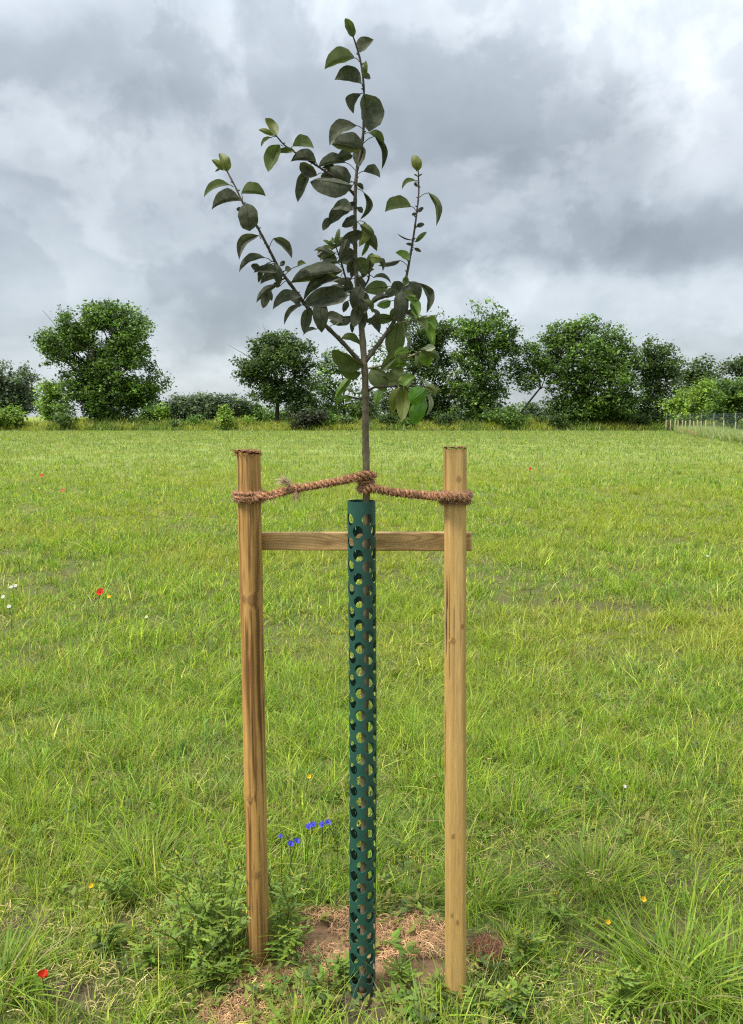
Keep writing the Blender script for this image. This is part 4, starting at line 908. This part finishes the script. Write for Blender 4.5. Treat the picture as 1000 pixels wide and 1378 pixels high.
flower('buttercup', 'buttercup', 147, 803, .18, .014, 5, YEL, None, 'small yellow buttercup right beside the open poppy', cup=.4)
for (px, py) in ((15, 790), (4, 803), (21, 788), (12, 816)):
    flower('daisy', 'daisy', px, py, .2, .014, 11, (.6, .6, .57), (.6, .45, .05), 'white daisy in the loose group out beyond the streaked post', 'daisies beyond the streaked post', cup=.1)
for (px, py) in ((53, 657), (197, 830), (952, 748), (841, 1058), (710, 598), (964, 612), (961, 614)):
    flower('daisy', 'daisy', px, py, .16, .006+.008*max(0, (1000-py)/400), 11, (.6, .6, .57), (.6, .45, .05), 'lone white daisy scattered in the open grass', 'daisies scattered in the grass', cup=.1)
# bent dry twigs in the grass
def dry_stick(px, py, d, ln, label, rad=.003):
    p = on_ground(px, py); b = MB(); d = Vector(d).normalized(); b.tube(smooth_path([p, p+d*ln*.5+Vector((.004, 0, .004)), p+d*ln], 4), [.003, .003, .0028, .0026, .0024, .002, .002, .0018, .001][:9] if True else rad, 6, np.array([.05, .035, .025])); 
    q = p+d*ln*.6; b.tube([q, q+Vector((d.x*.3+.4, d.y, .3)).normalized()*ln*.35], [.0018, .0008], 5, np.array([.05, .035, .025]))
    tag(b.build('dry_twig', MAT['bark']), label, 'twig')
dry_stick(912, 1220, (-.45, .3, .8), .085, 'dark dead twig sticking up from the grass beyond the arching tussock')

# ------------------------------------------------------------------ tall weeds before the fence, bank at the field edge
def tall_weeds():
    r = np.random.default_rng(501); n = 15000
    px = 905+r.random(n)**.7*190; t = r.random(n); Y = 74-np.clip((px-893)/95, 0, 2)*22-t*9*np.clip((px-880)/60, .2, 1); X = (px-500)/FPX*Y*1.0
    h = r.uniform(.45, .95, n)*(.8+.5*fbm(X*.5, Y*.5, 503, 3)); pal = np.array([[.30, .36, .14], [.36, .38, .20], [.24, .34, .08], [.42, .42, .28], [.22, .32, .08]])
    c = pal[r.integers(0, 5, n)]*r.lognormal(0, .15, n)[:, None]; tp = c*1.1; wf = r.random(n) < .10; tp[wf] = [.42, .42, .40]
    V, T, Q, C = blades(np.stack([X, Y, hfun(X, Y)-.02], 1), h, r.uniform(.03, .07, n), r.random(n)*6.283, r.uniform(.05, .4, n), r.uniform(.1, .5, n), c, tp, 2)
    tag(link('tall_weeds', np_mesh('tall_weeds', V, T, Q, C), MAT['grass']), 'pale tall weeds and seeding grasses growing in front of the wire fence', 'weeds', kind='stuff')
tall_weeds()
def bank():
    r = np.random.default_rng(511); n = 26000
    X = r.uniform(-62, 62, n); Y = 79+r.random(n)*3.2; prof = .45+.75*fbm(X*.35, X*0+2, 513, 4); h = r.uniform(.5, 1.0, n)*prof*(1+.12*(Y-79))
    n1 = fbm(X*.4, Y*.4, 515, 3); c = np.where((n1 > .5)[:, None], np.array([.30, .34, .07]), np.array([.15, .23, .045]))*r.lognormal(0, .22, n)[:, None]
    st = r.random(n) < .12; c[st] = np.array([.36, .35, .14]); z = np.clip((Y-79)*.20, 0, .6)
    V, T, Q, C = blades(np.stack([X, Y, z-.05], 1), h*(1+.15*st), r.uniform(.06, .16, n), r.random(n)*6.283, r.uniform(.05, .5, n), r.uniform(.1, .6, n), c, c*1.1, 2)
    return V, T, Q, C
V, T, Q, C = bank(); tag(link('rough_bank_grass', np_mesh('rough_bank_grass', V, T, Q, C), MAT['grass']), 'rough grass and nettles on the low bank at the far field edge', 'grass', kind='stuff')

# ------------------------------------------------------------------ background trees
GREEN = {'dark': [[.060, .098, .026], [.080, .125, .032], [.045, .075, .026]], 'mid': [[.080, .140, .026], [.110, .178, .034], [.060, .105, .026]],
         'light': [[.16, .25, .035], [.20, .28, .042], [.12, .20, .035]], 'grey': [[.085, .115, .065], [.10, .135, .072], [.075, .10, .06]], 'deep': [[.036, .048, .026], [.048, .058, .030], [.040, .042, .032]]}  # grey tone puts the haze of far trees into their leaf colour
def tree(name, label, cat, lobes, D, tone, trunk, leaf_s=.29, dens=1.0, group=None, gap=.49, limbs=True, zb=0.):
    """lobes: (cx, cy, rx, ry) in photo px at distance D -> real ellipsoids; crown of leaf-sized faces in twig clusters"""
    k = D/FPX; bx = at(trunk[0], 560, D); base = Vector((bx.x, D, zb)); r = np.random.default_rng(abs(int(trunk[0]*11+D*3))+5)
    t = empty(name, base); tag(t, label, cat, group)
    pal = np.array(GREEN[tone]); VV = []; CC = []; cen = []
    for (cx, cy, rx, ry) in lobes:
        c = at(cx, cy, D); a = rx*k*1.02; cc = ry*k*1.02; bb = (a+cc)/2*.9; off = r.uniform(-.35, .35)*a; cen.append((c, a))
        nsub = int(max(10, dens*27*(a*cc)**.95/(leaf_s/.3)**1.3)); u = r.normal(0, 1, (nsub, 3)); u /= np.linalg.norm(u, axis=1)[:, None]
        rad = r.random(nsub)**.33*(.62+.5*fbm(u[:, 0]*2.2+cx, u[:, 2]*2.2+cy, 3, 2))*1.05
        P = np.array([c.x, c.y+off, c.z]) + u*rad[:, None]*np.array([a, bb, cc])
        keep = fbm(P[:, 0]*.45+P[:, 1]*.3, P[:, 2]*.5, 17, 2) > gap-.12+.0*rad; P = P[keep] if keep.sum() > 6 else P; P[:, 2] = np.maximum(P[:, 2], .25)
        m = r.integers(16, 34, len(P)); T = np.repeat(np.arange(len(P)), m); n = len(T)
        sz = (.42+.35*r.random(len(P)))*(leaf_s/.3)
        Q = P[T] + r.normal(0, 1, (n, 3))*sz[T][:, None]*np.array([.62, .62, .40])
        nr = r.normal(0, .55, (n, 3))+np.array([0, -.15, .8]); nr /= np.linalg.norm(nr, axis=1)[:, None]
        d = np.cross(nr, r.normal(0, 1, (n, 3))); d /= np.linalg.norm(d, axis=1)[:, None]; e = np.cross(nr, d)
        L = (leaf_s*r.lognormal(0, .25, n)*.5)[:, None]; W = L*.62
        VV.append(np.stack([Q-d*L, Q+e*W-nr*L*.15, Q+d*L, Q-e*W-nr*L*.15], 1).reshape(-1, 3))
        col = (pal[r.integers(0, 3, len(P))]*r.lognormal(.18, .30, len(P))[:, None])[T]*r.lognormal(0, .14, n)[:, None]; CC.append(np.repeat(col, 4, axis=0))
    V = np.concatenate(VV); C = np.concatenate(CC); i = np.arange(len(V)//4)*4
    cr = link('crown', np_mesh('crown', V, None, np.stack([i, i+1, i+2, i+3], 1), C), MAT['crown'], t); cr['kind'] = 'stuff'
    b = MB(); tr = max(.08, trunk[1]*k*.62); topc = max(cen, key=lambda q: q[0].z)[0]; cxm = sum(q[0].x for q in cen)/len(cen)
    low = min(cen, key=lambda q: q[0].z)[0]; fork = base + Vector(((cxm-base.x)*.25, 0, max(.35*(topc.z-base.z), .6)))
    if len(trunk) > 2: fork = at(trunk[2], trunk[3], D)
    wc = np.array([.060, .052, .040])
    P = smooth_path([base-Vector((0, 0, .2)), (base+fork)/2+Vector((r.normal(0, .1), 0, 0)), fork], 5); b.tube(P, lerp_list([tr*1.25, tr, tr*.72], len(P)), 8, wc)
    if limbs:
        for (c, a) in cen:
            mid_ = (fork+c)/2+Vector((r.normal(0, .12)*a, r.normal(0, .2)*a, .10*a)); P = smooth_path([fork-Vector((0, 0, .2)), mid_, c], 4); b.tube(P, lerp_list([tr*.55, tr*.34, tr*.14], len(P)), 6, wc)
            for q in range(5):
                e = c + Vector((r.normal(0, .6), r.normal(0, .5), abs(r.normal(0, .5))))*a*.8; s = mid_.lerp(c, r.random()); b.tube([s, (s+e)/2+Vector((0, 0, .05*a)), e], [tr*.2, tr*.13, tr*.05], 5, wc)
    b.build('trunk', MAT['far_bark'], t)
    return t
tree('field_tree', 'broad full-crowned tree standing alone behind the bank beside the yellow-green bush', 'tree',
     [(112, 437, 42, 34), (150, 432, 44, 34), (178, 455, 30, 30), (80, 462, 42, 30), (60, 470, 24, 18), (130, 475, 55, 30), (172, 495, 42, 32), (115, 515, 42, 30), (150, 525, 55, 34), (195, 522, 34, 28), (110, 550, 36, 28), (150, 556, 55, 24), (205, 545, 28, 26)], 83, 'mid', (140, 6), dens=.95)
tree('field_tree', 'hazy grey-green tree half hidden behind the yellow-green bush', 'tree', [(12, 512, 34, 26), (-15, 520, 36, 32), (28, 535, 24, 24), (0, 545, 40, 24)], 125, 'grey', (8, 4), .42, .8)
tree('bush', 'yellow-green bushy small tree between the hazy tree and the broad tree', 'bush', [(62, 528, 24, 17), (70, 545, 26, 22), (48, 550, 20, 20), (80, 560, 20, 16)], 86, 'light', (64, 2), dens=1.0)
tree('bush', 'bright rounded bush on the bank at the end of the hedge line', 'bush', [(16, 562, 22, 13), (0, 566, 18, 12)], 80, 'light', (14, 1.5), .26, 1.2, limbs=False)
tree('bush', 'dark rounded bush on the bank in front of the yellow-green bush', 'bush', [(62, 563, 23, 15), (85, 567, 14, 11)], 79.6, 'dark', (62, 1.5), .26, 1.2, limbs=False)
tree('field_tree', 'dark round-crowned tree with a bare trunk behind the streaked post and thin tree', 'tree',
     [(372, 466, 40, 24), (345, 486, 28, 24), (400, 482, 28, 26), (370, 495, 42, 24), (335, 505, 18, 14), (395, 520, 32, 24), (360, 530, 26, 24), (408, 545, 24, 24)], 84, 'dark', (374, 5), dens=1.0)
tree('bush', 'dark purplish bush on the bank at the foot of the dark round tree', 'bush', [(424, 562, 18, 14), (405, 566, 16, 12)], 80, 'deep', (424, 1.5), .26, 1.2, limbs=False)
tree('field_tree', 'sparse see-through tree with sky showing through, right behind the young trunk', 'tree',
     [(455, 490, 30, 24), (435, 515, 24, 20), (470, 515, 30, 24), (450, 545, 34, 20), (485, 545, 26, 22)], 90, 'mid', (463, 3.5), .30, .55, gap=.50)
tree('field_tree', 'tall dark tree behind the branch with the bright green leaves', 'tree',
     [(560, 447, 40, 26), (590, 443, 26, 24), (535, 480, 34, 30), (580, 480, 38, 32), (555, 520, 44, 34), (598, 520, 28, 34), (530, 550, 32, 26), (580, 555, 36, 24), (505, 545, 26, 24)], 85, 'dark', (560, 5), dens=.95)
tree('field_tree', 'tall narrow tree with an open uneven top beside the leaning tree', 'tree',
     [(648, 425, 26, 20), (632, 450, 24, 26), (668, 450, 26, 26), (645, 482, 34, 28), (682, 465, 14, 18), (630, 515, 26, 30), (660, 525, 26, 28), (640, 555, 34, 24)], 83, 'mid', (645, 4.5), dens=.85)
tree('leaning_tree', 'leaning tree with a bare bent trunk between two fuller trees', 'tree',
     [(708, 475, 20, 18), (695, 500, 16, 16), (722, 492, 20, 22), (712, 515, 16, 12), (738, 480, 14, 20)], 83, 'mid', (684, 2.2, 728, 521), .28, .75)
tree('bush', 'leafy bush on the bank at the foot of the leaning tree', 'bush', [(690, 560, 26, 18), (668, 566, 20, 13)], 80.5, 'mid', (690, 1.5), .27, 1.1, limbs=False)
tree('field_tree', 'wide double-topped tree, the fullest of the row before the fence', 'tree',
     [(757, 452, 28, 22), (790, 448, 32, 22), (822, 462, 26, 24), (745, 482, 24, 26), (790, 485, 44, 30), (838, 492, 24, 30), (765, 520, 34, 28), (815, 525, 46, 36), (775, 552, 42, 26), (835, 552, 34, 28), (800, 556, 46, 24)], 82, 'mid', (782, 5), dens=.9)
tree('field_tree', 'slim upright tree at the end of the row by the fence', 'tree', [(887, 468, 22, 18), (875, 492, 20, 22), (900, 492, 20, 22), (886, 520, 26, 26), (882, 550, 26, 26), (905, 545, 14, 22)], 83, 'dark', (884, 3.5), dens=.9)
tree('hedge_tree', 'dark dense tree rising behind the light green shrubs by the fence', 'tree', [(950, 497, 26, 18), (925, 515, 22, 18), (975, 505, 26, 20), (950, 525, 34, 22)], 96, 'dark', (950, 4), .34, .9)
tree('hedge_tree', 'dark spreading tree behind the shrubs past the dense one', 'tree', [(1005, 497, 28, 18), (1040, 505, 34, 24), (1010, 525, 40, 24)], 96, 'dark', (1012, 4), .34, .9)
tree('shrub', 'light green shrub nearest the fence corner', 'shrub', [(905, 548, 16, 13), (922, 540, 18, 20), (915, 558, 22, 14)], 78, 'light', (912, 1.8), .26, 1.1)
tree('shrub', 'tall light green shrub behind the middle of the fence', 'shrub', [(948, 530, 20, 19), (940, 548, 24, 18), (965, 545, 20, 18)], 75, 'light', (946, 2), .26, 1.1)
tree('shrub', 'broad mid green shrub behind the near end of the fence', 'shrub', [(985, 528, 24, 20), (1010, 530, 28, 26), (985, 552, 34, 18), (1045, 535, 30, 26)], 70, 'mid', (990, 2), .26, 1.0)
tree('bush', 'small bright pointed shrub sticking up from the bank', 'bush', [(303, 563, 9, 11), (303, 552, 5, 8)], 79.8, 'light', (303, .8), .2, 1.6, limbs=False)
FAR = 'far hedgerow tree between the broad tree and the dark round tree'
for (x, y, rx, tone) in [(222, 555, 14, 'light'), (240, 545, 18, 'grey'), (262, 546, 18, 'grey'), (285, 546, 20, 'grey'), (313, 546, 19, 'grey'), (338, 552, 14, 'mid'), (205, 556, 16, 'mid')]:
    tree('hedgerow_tree', FAR, 'tree', [(x, y, rx, 15), (x+rx*.5, y+10, rx*.8, 13), (x-rx*.4, y+11, rx*.8, 12)], 170, tone, (x, 1.5), .55, 1.0, 'far hedgerow trees')
for i, x in enumerate(range(340, 940, 27)):
    tree('hedgerow_tree', 'distant low tree seen under and between the crowns of the main tree row', 'tree', [(x, 556+4*math.sin(i*2.1), 16, 11), (x+9, 562, 15, 9)], 190, ('grey', 'mid')[i % 2], (x, 1.2), .6, .9, 'distant trees beyond the row', limbs=False)
for i, x in enumerate((-140, -105, -70, -38)):
    tree('hedgerow_tree', 'distant tree beyond the bank to the side of the hazy tree', 'tree', [(x, 540+6*math.sin(i*2), 24, 22), (x+9, 556, 24, 16)], 150, ('grey', 'mid')[i % 2], (x, 2), .55, .8, 'distant trees beside the hazy tree')
def small_bush(px, rx, tone, i):
    tree('bush', 'low scrubby bush growing out of the far bank below the tree row', 'bush', [(px, 568-rx*.2, rx, rx*.75)], 80+.6*(i % 3), tone, (px, .8), .24, 1.2, 'scrub on the bank', limbs=False)
for i, (px, rx, tone) in enumerate([(235, 9, 'dark'), (262, 8, 'mid'), (335, 8, 'light'), (445, 10, 'mid'), (470, 9, 'dark'), (520, 12, 'dark'), (550, 11, 'mid'), (598, 11, 'dark'), (730, 9, 'dark'), (752, 12, 'dark'), (862, 12, 'dark')]): small_bush(px, rx, tone, i)

# ------------------------------------------------------------------ wire fence
def fence():
    pts = [(894, 76), (900, 74.5), (906, 73), (910, 72), (916, 70.8), (920, 69.8), (926, 68.4), (931, 67.2), (936, 66), (941, 65), (947, 63.6), (958, 60.5), (971, 57), (987, 53), (1007, 49), (1032, 45)]
    W = [Vector(((p-500)/FPX*d, d, 0)) for p, d in pts]
    t = empty('wire_fence', W[0]); tag(t, 'tall wire mesh fence on short pale wooden posts before the shrubs', 'fence')
    for i, p in enumerate(W):
        b = MB(); r0 = .05; h = 1.12+.05*math.sin(i*3.3)
        b.tube([p-Vector((0, 0, .2)), p+Vector((0, 0, h*.5)), p+Vector((0, 0, h-.03)), p+Vector((0, 0, h))], [r0, r0*.97, r0*.95, r0*.75], 10, np.array([.46, .37, .23])*(.85+.3*random.random())); b.build('post', MAT['wood'], t)
    for i in range(0, len(W)):
        if i < 11 and i % 3: continue
        p = W[i]+Vector((0, .08, 0)); b = MB(); b.tube([p-Vector((0, 0, .2)), p+Vector((0, 0, .9)), p+Vector((0, 0, 1.74))], .03, 8, np.array([.10, .12, .12])); b.build('tall_post', MAT['steel'], t)
    for i in range(len(W)-1):
        a, c = W[i]+Vector((0, .06, 0)), W[i+1]+Vector((0, .06, 0)); b = MB(); L = (c-a).length
        for q in range(12): z = .1+1.58*q/11; b.tube([a+Vector((0, 0, z)), c+Vector((0, 0, z))], .0045, 3, np.array([.10, .13, .13]), cap=False)
        m = max(2, int(L/.16))
        for q in range(m): p = a.lerp(c, q/m); b.tube([p+Vector((0, 0, .1)), p+Vector((0, 0, 1.68))], .004, 3, np.array([.10, .13, .13]), cap=False)
        o = b.build('wire_mesh', MAT['steel'], t, smooth=False)
fence()
print('TRIS', sum(sum(len(p.vertices)-2 for p in o.data.polygons) if len(o.data.polygons) < 50000 else len(o.data.polygons)*1.5 for o in bpy.data.objects if o.type == 'MESH'))
